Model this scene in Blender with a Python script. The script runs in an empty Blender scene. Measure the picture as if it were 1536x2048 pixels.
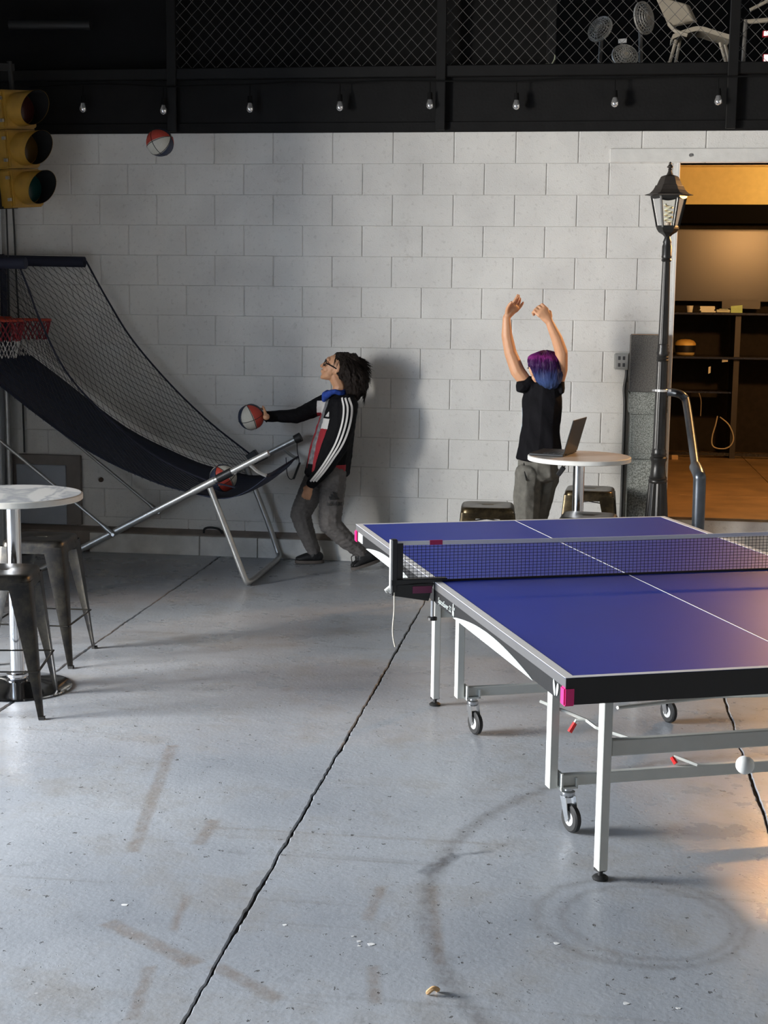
import bpy, bmesh, math, random
from mathutils import Vector as V, Matrix, noise
from mathutils.bvhtree import BVHTree
R = random.Random(7)
scn = bpy.context.scene
COL = scn.collection
pi = math.pi

# ------------------------------------------------------------------ camera
CAM = V((0, -9.58407, 1.77442)); FPX = 2840.0
FWD = V((-0.13699638, 0.97963066, -0.14681882)); RGT = V((0.99007031, 0.1401292, 0.01116214)); UPV = V((-0.03150837, 0.14383178, 0.98910042))
cd = bpy.data.cameras.new('camera'); cam = bpy.data.objects.new('camera', cd); COL.objects.link(cam)
cd.sensor_fit = 'VERTICAL'; cd.sensor_height = 32.0; cd.lens = FPX / 2048 * 32.0; cd.clip_start = .05; cd.clip_end = 200
m = Matrix((RGT, UPV, -FWD)).transposed().to_4x4(); m.translation = CAM; cam.matrix_world = m
scn.camera = cam
# ------------------------------------------------------------------ world, lights, exposure
w = bpy.data.worlds.new('world'); scn.world = w; w.use_nodes = True
bg = w.node_tree.nodes['Background']; bg.inputs[0].default_value = (.62, .78, 1, 1); bg.inputs[1].default_value = 9.0
scn.view_settings.view_transform = 'Standard'; scn.view_settings.look = 'None'
scn.view_settings.gamma = 1; scn.view_settings.use_curve_mapping = False; scn.view_settings.exposure = -0.12

def area(name, loc, to, sx, sy, power, col):
    l = bpy.data.lights.new(name, 'AREA'); l.shape = 'RECTANGLE'; l.size = sx; l.size_y = sy; l.energy = power; l.color = col
    o = bpy.data.objects.new(name, l); COL.objects.link(o); o.location = loc
    o.rotation_euler = (V(to) - V(loc)).to_track_quat('-Z', 'Y').to_euler(); return o
def point(name, loc, power, col, r=.08):
    l = bpy.data.lights.new(name, 'POINT'); l.energy = power; l.color = col; l.shadow_soft_size = r
    o = bpy.data.objects.new(name, l); COL.objects.link(o); o.location = loc; return o
# daylight beyond the open roller door in the left wall
area('daylight_left_offscreen', (-7.0, -5.9, 1.75), (0, -3.0, 1.3), 1.9, 2.0, 1250, (1, .95, .87))
# open sky seen through the same door: the opening is marked as a portal so that the world lights the room through it
pt_ = area('roller_door_left_offscreen', (-4.60, -5.875, 1.65), (0, -5.875, 1.65), 4.65, 3.3, 1, (1, 1, 1)); pt_.data.cycles.is_portal = True
# warm lamps of the raised back room
point('back_room_lamp_offscreen', (1.80, .55, 2.58), 270, (1, .50, .17), .10)
point('back_room_downlight_offscreen', (2.3, 3.2, 2.9), 54, (1, .66, .26), .08)

# ------------------------------------------------------------------ helpers
def ray(px, py): return FWD * FPX + RGT * (px - 768) - UPV * (py - 1024)
def aty(px, py, Y):
    d = ray(px, py); return CAM + d * ((Y - CAM.y) / d.y)
def atz(px, py, Z):
    d = ray(px, py); return CAM + d * ((Z - CAM.z) / d.z)

MATS = {}
def nodemat(name):
    m = bpy.data.materials.new(name); m.use_nodes = True; nt = m.node_tree
    return m, nt, nt.nodes['Principled BSDF']
def mat(name, col, rough=.5, metal=0, var=.06, scale=18, bump=0, bscale=None, spec=None, alpha=None, trans=0, emit=None, coat=0):
    if name in MATS: return MATS[name]
    m, nt, b = nodemat(name); N = nt.nodes; L = nt.links
    b.inputs['Roughness'].default_value = rough; b.inputs['Metallic'].default_value = metal
    tc = N.new('ShaderNodeTexCoord'); nz = N.new('ShaderNodeTexNoise'); nz.inputs['Scale'].default_value = scale; nz.inputs['Detail'].default_value = 5
    L.new(tc.outputs['Object'], nz.inputs['Vector'])
    rp = N.new('ShaderNodeValToRGB'); rp.color_ramp.elements[0].position = .3; rp.color_ramp.elements[1].position = .7
    rp.color_ramp.elements[0].color = tuple(max(0, c * (1 - var)) for c in col) + (1,)
    rp.color_ramp.elements[1].color = tuple(min(1, c * (1 + var)) for c in col) + (1,)
    L.new(nz.outputs['Fac'], rp.inputs[0]); L.new(rp.outputs[0], b.inputs['Base Color'])
    if bump:
        n2 = N.new('ShaderNodeTexNoise'); n2.inputs['Scale'].default_value = bscale or scale * 6; n2.inputs['Detail'].default_value = 4
        L.new(tc.outputs['Object'], n2.inputs['Vector'])
        bp = N.new('ShaderNodeBump'); bp.inputs['Strength'].default_value = bump; bp.inputs['Distance'].default_value = .01
        L.new(n2.outputs['Fac'], bp.inputs['Height']); L.new(bp.outputs[0], b.inputs['Normal'])
    if spec is not None: b.inputs['Specular IOR Level'].default_value = spec
    if alpha is not None: b.inputs['Alpha'].default_value = alpha
    if trans: b.inputs['Transmission Weight'].default_value = trans
    if coat: b.inputs['Coat Weight'].default_value = coat
    if emit: b.inputs['Emission Color'].default_value = tuple(emit[:3]) + (1,); b.inputs['Emission Strength'].default_value = emit[3]
    MATS[name] = m; return m

OFF = {}
def tag(o, label=None, cat=None, group=None, kind=None):
    if label: o['label'] = label
    if cat: o['category'] = cat
    if group: o['group'] = group
    if kind: o['kind'] = kind
    return o
def thing(name, label, cat, loc=(0, 0, 0), rz=0, group=None, local=False):
    o = bpy.data.objects.new(name, None); COL.objects.link(o); o.empty_display_size = .1
    o.location = loc; o.rotation_euler = (0, 0, rz); OFF[o] = V((0, 0, 0)) if local else V(loc)
    return tag(o, label, cat, group)
def link(name, me, parent=None, mats=()):
    o = bpy.data.objects.new(name, me); COL.objects.link(o)
    if parent is not None:
        o.parent = parent; OFF[o] = OFF[parent]
        if OFF[o].length: me.transform(Matrix.Translation(-OFF[o]))
    else: OFF[o] = V((0, 0, 0))
    for x in mats: me.materials.append(x)
    return o
def copy_tree(o, parent=None):
    c = o.copy(); COL.objects.link(c); c.parent = parent; OFF[c] = OFF.get(o, V())
    for ch in list(o.children):
        if ch is not c: copy_tree(ch, c)
    return c

def frame(d, ref=V((0, 0, 1))):
    d = d.normalized()
    if abs(d.dot(ref)) > .98: ref = V((1, 0, 0))
    a = d.cross(ref).normalized(); b = a.cross(d); return a, b
def smooth_path(pts, n=6):
    pts = [V(p) for p in pts]; out = []
    for i in range(len(pts) - 1):
        p0 = pts[max(0, i - 1)]; p1 = pts[i]; p2 = pts[i + 1]; p3 = pts[min(len(pts) - 1, i + 2)]
        for k in range(n):
            t = k / n
            out.append(.5 * ((2 * p1) + (p2 - p0) * t + (2 * p0 - 5 * p1 + 4 * p2 - p3) * t * t + (3 * p1 - p0 - 3 * p2 + p3) * t ** 3))
    out.append(pts[-1]); return out

class MB:
    def __init__(s): s.v = []; s.f = []
    def add(s, vs, fs):
        n = len(s.v); s.v += [V(x) for x in vs]; s.f += [tuple(i + n for i in f) for f in fs]; return s
    def box(s, lo, hi):
        x0, y0, z0 = lo; x1, y1, z1 = hi
        return s.add([(x0,y0,z0),(x1,y0,z0),(x1,y1,z0),(x0,y1,z0),(x0,y0,z1),(x1,y0,z1),(x1,y1,z1),(x0,y1,z1)], [(0,3,2,1),(4,5,6,7),(0,1,5,4),(1,2,6,5),(2,3,7,6),(3,0,4,7)])
    def obox(s, c, ax, ay, az):   # half-axis vectors
        c, ax, ay, az = V(c), V(ax), V(ay), V(az)
        return s.add([c+ax*i+ay*j+az*k for k in (-1,1) for (i,j) in ((-1,-1),(1,-1),(1,1),(-1,1))], [(0,3,2,1),(4,5,6,7),(0,1,5,4),(1,2,6,5),(2,3,7,6),(3,0,4,7)])
    def beam(s, p0, p1, w, h, ref=V((0,0,1))):
        p0, p1 = V(p0), V(p1); d = p1 - p0; a, b = frame(d, ref)
        return s.obox((p0+p1)/2, a*w/2, d/2, b*h/2)
    def loops(s, loops, close=True, cap0=True, cap1=True):
        n = len(loops[0]); base = len(s.v)
        for lp in loops: s.v += [V(p) for p in lp]
        for i in range(len(loops)-1):
            for j in range(n if close else n-1):
                k = (j+1) % n
                s.f.append((base+i*n+j, base+i*n+k, base+(i+1)*n+k, base+(i+1)*n+j))
        if cap0: s.f.append(tuple(base+j for j in reversed(range(n))))
        if cap1: s.f.append(tuple(base+(len(loops)-1)*n+j for j in range(n)))
        return s
    def tube(s, pts, r, seg=8, cap=True, flat=1.0):
        pts = [V(p) for p in pts]; n = len(pts); rs = r if isinstance(r, (list, tuple)) else [r]*n
        lp = []; a = None
        for i, p in enumerate(pts):
            d = (pts[min(i+1,n-1)] - pts[max(i-1,0)]).normalized()
            if a is None: a, b = frame(d)
            else:
                a = (a - d*a.dot(d))
                a = a.normalized() if a.length > 1e-5 else frame(d)[0]
                b = a.cross(d)
            lp.append([p + (a*math.cos(t)+b*math.sin(t)*flat)*rs[i] for t in [2*pi*k/seg for k in range(seg)]])
        return s.loops(lp, True, cap, cap)
    def cyl(s, p0, p1, r0, r1=None, seg=16): return s.tube([p0, p1], [r0, r0 if r1 is None else r1], seg)
    def lathe(s, prof, c=(0,0,0), seg=24, cap=True):
        c = V(c)
        return s.loops([[c+V((r*math.cos(2*pi*k/seg), r*math.sin(2*pi*k/seg), z)) for k in range(seg)] for r, z in prof], True, cap, cap)
    def ball(s, c, r, seg=16, rings=10, sc=(1,1,1)):
        c = V(c)
        return s.loops([[c+V((r*sc[0]*math.sin(a)*math.cos(2*pi*k/seg), r*sc[1]*math.sin(a)*math.sin(2*pi*k/seg), -r*sc[2]*math.cos(a))) for k in range(seg)] for a in [.02+(pi-.04)*i/rings for i in range(rings+1)]])
    def prism(s, poly, dvec):
        poly = [V(p) for p in poly]; d = V(dvec); return s.loops([poly, [p+d for p in poly]])
    def mesh(s, name):
        me = bpy.data.meshes.new(name); me.from_pydata([tuple(v) for v in s.v], [], s.f); me.update(); return me
    def build(s, name, material, parent=None, smooth=False, bevel=0, seg=1, fix=True):
        me = s.mesh(name)
        if fix or bevel:
            bm = bmesh.new(); bm.from_mesh(me)
            if bevel:
                bmesh.ops.bevel(bm, geom=[e for e in bm.edges if e.is_manifold and e.calc_face_angle(0) > .5], offset=bevel, segments=seg, affect='EDGES', clamp_overlap=True)
            bmesh.ops.recalc_face_normals(bm, faces=bm.faces); bm.to_mesh(me); bm.free()
        if smooth:
            for p in me.polygons: p.use_smooth = True
            try: me.set_sharp_from_angle(angle=math.radians(40))
            except Exception: pass
        return link(name, me, parent, [material])

def struct(name, mb, m, **k): return tag(mb.build(name, m, **k), kind='structure')
def text_part(name, s, size, m, parent, origin, ax, up, shear=0, extr=.0004):
    cu = bpy.data.curves.new(name, 'FONT'); cu.body = s; cu.size = size; cu.extrude = extr; cu.shear = shear; cu.resolution_u = 3
    o = bpy.data.objects.new(name, cu); COL.objects.link(o)
    dg = bpy.context.evaluated_depsgraph_get(); me = bpy.data.meshes.new_from_object(o.evaluated_get(dg)); bpy.data.objects.remove(o)
    ax = V(ax).normalized(); up = V(up).normalized(); n = ax.cross(up)
    M = Matrix((ax, up, n)).transposed().to_4x4(); M.translation = V(origin); me.transform(M)
    me.materials.clear(); return link(name, me, parent, [m])

# ---- organic solids: overlapping ellipsoid hulls fused into one skin
_ico = None
def ico():
    global _ico
    if _ico is None:
        bm = bmesh.new(); bmesh.ops.create_icosphere(bm, subdivisions=2, radius=1); _ico = [v.co.copy() for v in bm.verts]; bm.free()
    return _ico
def ell(c, r, rot=None):
    c = V(c); r = (r, r, r) if not isinstance(r, (tuple, list)) else r
    out = []
    for p in ico():
        q = V((p.x*r[0], p.y*r[1], p.z*r[2]))
        out.append(c + (rot @ q if rot is not None else q))
    return out
def fuse(chains, voxel=.006, sm=4, smf=.5):
    """chains: list of lists of nodes (centre, radius or (rx,ry,rz)[, rot]); neighbours in a chain are hulled, all is fused"""
    bm = bmesh.new()
    for ch in chains:
        E = [ell(*n) for n in ch]
        prs = [(E[i], E[i+1]) for i in range(len(E)-1)] if len(E) > 1 else [(E[0], [])]
        for a, b in prs:
            vs = [bm.verts.new(p) for p in a + b]
            g = bmesh.ops.convex_hull(bm, input=vs)
            dead = [x for x in g['geom_interior'] if isinstance(x, bmesh.types.BMVert) and x.is_valid]
            dead += [v for v in vs if v.is_valid and not v.link_faces and v not in dead]
            bmesh.ops.delete(bm, geom=list(set(dead)), context='VERTS')
    me = bpy.data.meshes.new('tmp'); bm.to_mesh(me); bm.free()
    o = bpy.data.objects.new('tmp', me); COL.objects.link(o)
    md = o.modifiers.new('r', 'REMESH'); md.mode = 'VOXEL'; md.voxel_size = voxel; md.use_smooth_shade = True
    if sm: s2 = o.modifiers.new('s', 'SMOOTH'); s2.iterations = sm; s2.factor = smf
    dg = bpy.context.evaluated_depsgraph_get(); out = bpy.data.meshes.new_from_object(o.evaluated_get(dg))
    bpy.data.objects.remove(o); bpy.data.meshes.remove(me)
    out.materials.clear()
    for p in out.polygons: p.use_smooth = True
    return out
def wrinkle(me, amp, scale, ridge=V((0,0,1))):
    nr = [v.normal.copy() for v in me.vertices]
    for v, n in zip(me.vertices, nr):
        q = v.co * scale; q = V((q.x, q.y, q.z*ridge.z + q.x*ridge.x))
        v.co += n * amp * (noise.noise(q) + .5*noise.noise(q*2.3))
    me.update()

# ================================================================== MATERIALS OF THE SHELL
def wall_paint():
    m, nt, b = nodemat('painted_block'); N = nt.nodes; L = nt.links
    g = N.new('ShaderNodeNewGeometry')
    n1 = N.new('ShaderNodeTexNoise'); n1.inputs['Scale'].default_value = 2.2; n1.inputs['Detail'].default_value = 6
    L.new(g.outputs['Position'], n1.inputs['Vector'])
    r1 = N.new('ShaderNodeValToRGB'); r1.color_ramp.elements[0].position = .32; r1.color_ramp.elements[1].position = .62
    r1.color_ramp.elements[0].color = (.60, .585, .56, 1); r1.color_ramp.elements[1].color = (.72, .705, .67, 1)
    L.new(n1.outputs['Fac'], r1.inputs[0])
    n2 = N.new('ShaderNodeTexNoise'); n2.inputs['Scale'].default_value = 38; n2.inputs['Detail'].default_value = 4; L.new(g.outputs['Position'], n2.inputs['Vector'])
    r2 = N.new('ShaderNodeValToRGB'); r2.color_ramp.elements[0].position = .30; r2.color_ramp.elements[1].position = .42
    r2.color_ramp.elements[0].color = (.78, .77, .76, 1); r2.color_ramp.elements[1].color = (1, 1, 1, 1); L.new(n2.outputs['Fac'], r2.inputs[0])
    # scuffs in the lower courses
    n3 = N.new('ShaderNodeTexNoise'); n3.inputs['Scale'].default_value = 5.5; n3.inputs['Detail'].default_value = 8; n3.inputs['Roughness'].default_value = .75; L.new(g.outputs['Position'], n3.inputs['Vector'])
    r3 = N.new('ShaderNodeValToRGB'); r3.color_ramp.elements[0].position = .30; r3.color_ramp.elements[1].position = .40
    r3.color_ramp.elements[0].color = (.70, .68, .66, 1); r3.color_ramp.elements[1].color = (1, 1, 1, 1); L.new(n3.outputs['Fac'], r3.inputs[0])
    m1 = N.new('ShaderNodeMixRGB'); m1.blend_type = 'MULTIPLY'; m1.inputs[0].default_value = .6; L.new(r1.outputs[0], m1.inputs[1]); L.new(r2.outputs[0], m1.inputs[2])
    m2 = N.new('ShaderNodeMixRGB'); m2.blend_type = 'MULTIPLY'; m2.inputs[0].default_value = .7; L.new(m1.outputs[0], m2.inputs[1]); L.new(r3.outputs[0], m2.inputs[2])
    L.new(m2.outputs[0], b.inputs['Base Color']); b.inputs['Roughness'].default_value = .6
    n4 = N.new('ShaderNodeTexNoise'); n4.inputs['Scale'].default_value = 130; n4.inputs['Detail'].default_value = 3; L.new(g.outputs['Position'], n4.inputs['Vector'])
    bp = N.new('ShaderNodeBump'); bp.inputs['Strength'].default_value = .35; bp.inputs['Distance'].default_value = .006
    L.new(n4.outputs['Fac'], bp.inputs['Height']); L.new(bp.outputs[0], b.inputs['Normal']); return m
M_WALL = wall_paint()
M_BLACK = mat('black_paint', (.0040, .0038, .0038), .7, var=.3, scale=9, bump=.15, spec=.25)
M_STEELBLK = mat('black_steel', (.0058, .0056, .0056), .55, var=.2, scale=12, spec=.25)
M_CEIL = mat('ceiling_paint', (.03, .03, .032), .9)
M_GREYWALL = mat('side_wall_paint', (.66, .65, .62), .8, bump=.2)

def floor_paint():
    m, nt, b = nodemat('painted_concrete'); N = nt.nodes; L = nt.links
    g = N.new('ShaderNodeNewGeometry'); sep = N.new('ShaderNodeSeparateXYZ'); L.new(g.outputs['Position'], sep.inputs[0])
    def math_(op, a, b_=None, c=None):
        n = N.new('ShaderNodeMath'); n.operation = op
        for i, x in enumerate((a, b_, c)):
            if x is None: continue
            if isinstance(x, (int, float)): n.inputs[i].default_value = x
            else: L.new(x, n.inputs[i])
        return n.outputs[0]
    def nz(scale, det=5, rough=.5, vec=None):
        n = N.new('ShaderNodeTexNoise'); n.inputs['Scale'].default_value = scale; n.inputs['Detail'].default_value = det; n.inputs['Roughness'].default_value = rough
        L.new(vec or g.outputs['Position'], n.inputs['Vector']); return n.outputs['Fac']
    def ramp(fac, p0, c0, p1, c1):
        r = N.new('ShaderNodeValToRGB'); r.color_ramp.elements[0].position = p0; r.color_ramp.elements[1].position = p1
        r.color_ramp.elements[0].color = c0; r.color_ramp.elements[1].color = c1; L.new(fac, r.inputs[0]); return r.outputs[0]
    def mix(fac, a, b_, mode='MIX'):
        n = N.new('ShaderNodeMixRGB'); n.blend_type = mode
        if isinstance(fac, (int, float)): n.inputs[0].default_value = fac
        else: L.new(fac, n.inputs[0])
        for i, x in ((1, a), (2, b_)):
            if isinstance(x, tuple): n.inputs[i].default_value = x
            else: L.new(x, n.inputs[i])
        return n.outputs[0]
    X, Y = sep.outputs[0], sep.outputs[1]
    c = ramp(nz(1.3, 6), .3, (.285, .310, .350, 1), .72, (.435, .465, .505, 1))
    c = mix(math_('MULTIPLY', ramp(nz(2.6, 8, .72), .50, (0,0,0,1), .66, (1,1,1,1)), .55), c, (.26, .245, .228, 1))
    c = mix(math_('MULTIPLY', ramp(nz(9, 8, .75), .58, (0,0,0,1), .72, (1,1,1,1)), .45), c, (.13, .125, .12, 1))
    wob = math_('MULTIPLY_ADD', nz(14, 4), .05, -.025)
    def rect(p, q, wd):   # worn adhesive strip from p to q
        p = V(p); q = V(q); d = (q-p); ln = d.length; d.normalize(); n_ = V((-d.y, d.x))
        u = math_('ADD', math_('MULTIPLY_ADD', X, d.x, -(p.x*d.x+p.y*d.y)), math_('MULTIPLY', Y, d.y))
        v = math_('ADD', math_('MULTIPLY_ADD', X, n_.x, -(p.x*n_.x+p.y*n_.y)), math_('MULTIPLY', Y, n_.y))
        u = math_('ABSOLUTE', math_('SUBTRACT', math_('ADD', u, wob), ln/2)); v = math_('ABSOLUTE', math_('ADD', v, math_('MULTIPLY', wob, .35)))
        e = math_('MINIMUM', math_('SUBTRACT', ln/2, u), math_('SUBTRACT', wd/2, v))
        s = N.new('ShaderNodeMapRange'); s.inputs[1].default_value = -.006; s.inputs[2].default_value = .012; L.new(e, s.inputs[0]); return s.outputs[0]
    def ring(cx, cy, r, wd):
        dx = math_('SUBTRACT', X, cx); dy = math_('SUBTRACT', Y, cy)
        d = math_('SQRT', math_('ADD', math_('MULTIPLY', dx, dx), math_('MULTIPLY', dy, dy)))
        e = math_('SUBTRACT', wd/2, math_('ABSOLUTE', math_('SUBTRACT', math_('ADD', d, wob), r)))
        s = N.new('ShaderNodeMapRange'); s.inputs[1].default_value = -.015; s.inputs[2].default_value = .02; L.new(e, s.inputs[0]); return s.outputs[0]
    def F(px, py): p = atz(px, py, 0); return (p.x, p.y)
    marks = [(F(345,1490), F(265,1705), .05), (F(215,1845), F(395,1930), .06), (F(395,1690), F(430,1640), .05), (F(430,1930), F(560,2000), .05),
             (F(745,1930), F(752,2010), .04), (F(735,1840), F(765,1770), .04), (F(865,1770), F(880,1930), .035), (F(375,1790), F(345,1860), .03), (F(300,1930), F(265,2040), .04)]
    mk = None
    for a, b_, wd in marks:
        r = rect(a, b_, wd); mk = r if mk is None else math_('MAXIMUM', mk, r)
    f2 = ramp(nz(22, 6, .7), .30, (.25,)*3+(1,), .6, (1,1,1,1))
    c = mix(math_('MULTIPLY', math_('MULTIPLY', mk, f2), .62), c, (.225, .185, .155, 1))
    ln_ = None
    for a, b_, wd in ((F(500,1192), F(810,1212), .010), (F(170,1248), F(810,1270), .012)):
        r = rect(a, b_, wd); ln_ = r if ln_ is None else math_('MAXIMUM', ln_, r)
    c = mix(math_('MULTIPLY', math_('MULTIPLY', ln_, f2), .5), c, (.50, .50, .50, 1))
    sm_ = None
    for a, b_, wd in ((F(845,1748), F(915,1708), .05), (F(905,1712), F(985,1702), .022)):
        r = rect(a, b_, wd); sm_ = r if sm_ is None else math_('MAXIMUM', sm_, r)
    c = mix(math_('MULTIPLY', math_('MULTIPLY', sm_, f2), .75), c, (.085, .095, .115, 1))
    sc_ = rect(F(430,1655), F(1010,1690), .018)
    c = mix(math_('MULTIPLY', math_('MULTIPLY', sc_, f2), .5), c, (.20, .165, .14, 1))
    # rubber tracks of turning casters and lorries
    tr = None
    for cx, cy, r, wd in ((.209, -5.597, .30, .028), (.23, -5.60, .245, .022), (1.125, -5.466, 1.549, .055)):
        r_ = ring(cx, cy, r, wd); tr = r_ if tr is None else math_('MAXIMUM', tr, r_)
    c = mix(math_('MULTIPLY', math_('MULTIPLY', tr, f2), .48), c, (.11, .095, .085, 1))
    # long scrapes running along the room
    mp = N.new('ShaderNodeMapping'); mp.inputs['Scale'].default_value = (.35, 7, 1); L.new(g.outputs['Position'], mp.inputs[0])
    c = mix(math_('MULTIPLY', ramp(nz(1.6, 5, .6, mp.outputs[0]), .60, (0,0,0,1), .74, (1,1,1,1)), .38), c, (.15, .13, .115, 1))
    # chips and pits
    pit = ramp(nz(30, 4, .62), .645, (0,0,0,1), .69, (1,1,1,1))
    c = mix(math_('MULTIPLY', pit, .8), c, (.07, .065, .06, 1))
    pit2 = ramp(nz(75, 3, .6), .66, (0,0,0,1), .70, (1,1,1,1))
    c = mix(math_('MULTIPLY', pit2, .55), c, (.10, .095, .09, 1))
    c = mix(math_('MULTIPLY', ramp(nz(48, 3, .6), .68, (0,0,0,1), .72, (1,1,1,1)), .5), c, (.50, .51, .52, 1))
    # paint drips
    vo = N.new('ShaderNodeTexVoronoi'); vo.inputs['Scale'].default_value = 9; L.new(g.outputs['Position'], vo.inputs['Vector'])
    dr = ramp(vo.outputs['Distance'], .030, (1,1,1,1), .045, (0,0,0,1))
    dr = math_('MULTIPLY', dr, ramp(nz(2.3, 2), .56, (0,0,0,1), .60, (1,1,1,1)))
    c = mix(math_('MULTIPLY', dr, .8), c, (.55, .56, .57, 1))
    L.new(c, b.inputs['Base Color'])
    L.new(ramp(nz(4, 5, .6), .3, (.22,)*3+(1,), .75, (.42,)*3+(1,)), b.inputs['Roughness'])
    b.inputs['Specular IOR Level'].default_value = .5
    h = math_('ADD', math_('MULTIPLY', pit, -1.0), math_('MULTIPLY', nz(60, 4), .35))
    h = math_('ADD', h, math_('MULTIPLY', nz(7, 5), .8))
    bp = N.new('ShaderNodeBump'); bp.inputs['Strength'].default_value = .35; bp.inputs['Distance'].default_value = .008
    L.new(h, bp.inputs['Height']); L.new(bp.outputs[0], b.inputs['Normal']); return m
M_FLOOR = floor_paint()
M_JOINT = mat('joint_dirt', (.040, .033, .028), .95, var=.75, scale=2.4, bump=.5, bscale=60)
M_WHITE = mat('white_paint', (.66, .65, .62), .55, bump=.1)

# ================================================================== FLOOR: slabs with broken joints
base = struct('floor', MB().box((-9, -14, -.20), (8, -.0005, -.010)), M_JOINT)
XJ = [-9, -4.02, -2.47, -.922, .675, 2.17, 8]; YJ = [-14, -9.8, -.0]
def joint_x(i, y):
    if i in (0, len(XJ)-1): return XJ[i], 0
    x = XJ[i] + .006*noise.noise(V((i*9.1, y*.6, 0))) + (.0049*(y+4) if i == 3 else 0) + (.045*(y+2.7)*(-.10) if i == 2 else 0)
    open_ = .5 + .5*noise.noise(V((i*3.3, y*1.7, 4)))
    wd = .0012 + .008*max(0, open_-.30) + .007*abs(noise.noise(V((i*5.7, y*13, 2))))*open_ + .004*abs(noise.noise(V((i*1.7, y*47, 6))))
    x += .0065*noise.noise(V((i*7.7, y*9, 9))) + .004*noise.noise(V((i*2.7, y*31, 5)))
    return x, wd
for i in range(len(XJ)-1):
    n = 700 if i in (1, 2, 3, 4) else 60
    ys = [-14 + 13.9995*k/n for k in range(n+1)]
    lp = []
    for y in ys:
        a, wa = joint_x(i, y); b_, wb = joint_x(i+1, y)
        l, r_ = a + wa, b_ - wb*.8
        e = .004
        lp.append([(l, y, -.03), (l+.0005, y, -e), (l+e, y, 0), (r_-e, y, 0), (r_-.0005, y, -e), (r_, y, -.03)])
    mb = MB().loops(lp, False)
    o = mb.build('slab', M_FLOOR, base); o['label'] = 'grey painted concrete floor slab'

# ================================================================== BACK WALL of painted blocks
X0 = -3.33746; ZT = 2.8828; BW = .4064; BH = .2032
DX0, DX1, DZ0, DZ1 = .562, 2.55, .37, 2.684
wall = struct('wall_back', MB().box((-6.2, .006, 0), (DX0, .2, ZT)).box((DX0, .006, DZ1), (DX1, .2, ZT)).box((DX1, .006, 0), (6, .2, ZT)).box((DX0, .006, 0), (DX1, .2, DZ0-.02)), M_WALL)
bm_ = MB()
hw, hh, bv = BW/2-.0028, BH/2-.0006, .004
bm_.loops([[(sx*hw, .012, sz*hh) for sx, sz in ((-1,-1),(1,-1),(1,1),(-1,1))], [(sx*hw, .002, sz*hh) for sx, sz in ((-1,-1),(1,-1),(1,1),(-1,1))],
           [(sx*(hw-bv), 0, sz*(hh-.002)) for sx, sz in ((-1,-1),(1,-1),(1,1),(-1,1))]], True, False, True)
blk = bm_.mesh('block'); blk.materials.append(M_WALL)
def recalc(me):
    bm = bmesh.new(); bm.from_mesh(me); bmesh.ops.recalc_face_normals(bm, faces=bm.faces); bm.to_mesh(me); bm.free()
recalc(blk)
for r in range(15):
    zc = ZT - BH*(r+.5)
    for k in range(-3, 13):
        xa = X0 + BW*(k - (.5 if r % 2 else 0)); xb = xa + BW
        segs = [(xa, xb)]
        if zc < DZ1+.09:
            segs = []
            if xa < DX0: segs.append((xa, min(xb, DX0)))
            if xb > DX1: segs.append((max(xa, DX1), xb))
            if DZ1 < zc < DZ1+.09 and xb > .117: segs = [(xa, min(xb, .117))] if xa < .117 else []
        z0, z1 = zc-BH/2, zc+BH/2
        if z1 <= .18: continue
        for a, b_ in segs:
            if b_-a < .03: continue
            zlo = max(z0, .16); zhi = z1
            o = bpy.data.objects.new('block', blk); COL.objects.link(o); o.parent = wall
            o.location = ((a+b_)/2, -.0005*R.random(), (zlo+zhi)/2); o.scale = ((b_-a)/BW, 1, (zhi-zlo)/BH)
            o.rotation_euler = (R.uniform(-.0015, .0015), 0, R.uniform(-.0012, .0012))
# lintel and jamb of the wide opening
struct('trim_1', MB().box((.117, -.018, DZ1), (DX1+.4, .19, 2.770)), M_WHITE, bevel=.003)
struct('trim_2', MB().box((DX0-.012, -.004, DZ0), (DX0+.006, .2, DZ1)).box((DX1-.006, -.004, DZ0), (DX1+.02, .2, DZ1)), M_WHITE, bevel=.002)
tag(MB().cyl((.63, -.026, 2.727), (.63, -.012, 2.727), .011, .012, 10).build('bolt_head', mat('dull_steel', (.35, .34, .33), .45, .9), None), 'small grey bolt head in the white lintel', 'bolt')
tag(MB().cyl((-3.36, -.018, .505), (-3.36, .004, .505), .016, .018, 10).build('anchor_bolt', mat('rusty_steel', (.10, .07, .05), .8, .4), None), 'dark anchor bolt in the wall above the ledge', 'bolt')
# sloping concrete ledge along the wall foot: white front, brown worn top; separate sections
M_LEDGE = mat('ledge_white', (.64, .63, .60), .7, var=.18, scale=7, bump=.3)
M_LEDTOP = mat('ledge_top_dust', (.22, .185, .16), .85, var=.2, scale=9)
led = struct('trim_3', MB().prism([(-4.3, .01, 0), (-4.3, .01, .178), (-4.3, -.062, .145), (-4.3, -.066, 0)], (4.75, 0, 0)), M_LEDTOP)
xs = [-3.43, -2.63, -2.215, -1.33, -.45, .43]
for a, b_ in zip(xs, xs[1:]):
    s_ = MB().prism([(a+.004, -.05, 0), (a+.004, -.05, .136), (a+.004, -.078, .136), (a+.004, -.084, 0)], (b_-a-.006, 0, 0)).build('ledge_section', M_LEDGE, led, bevel=.003)

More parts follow.
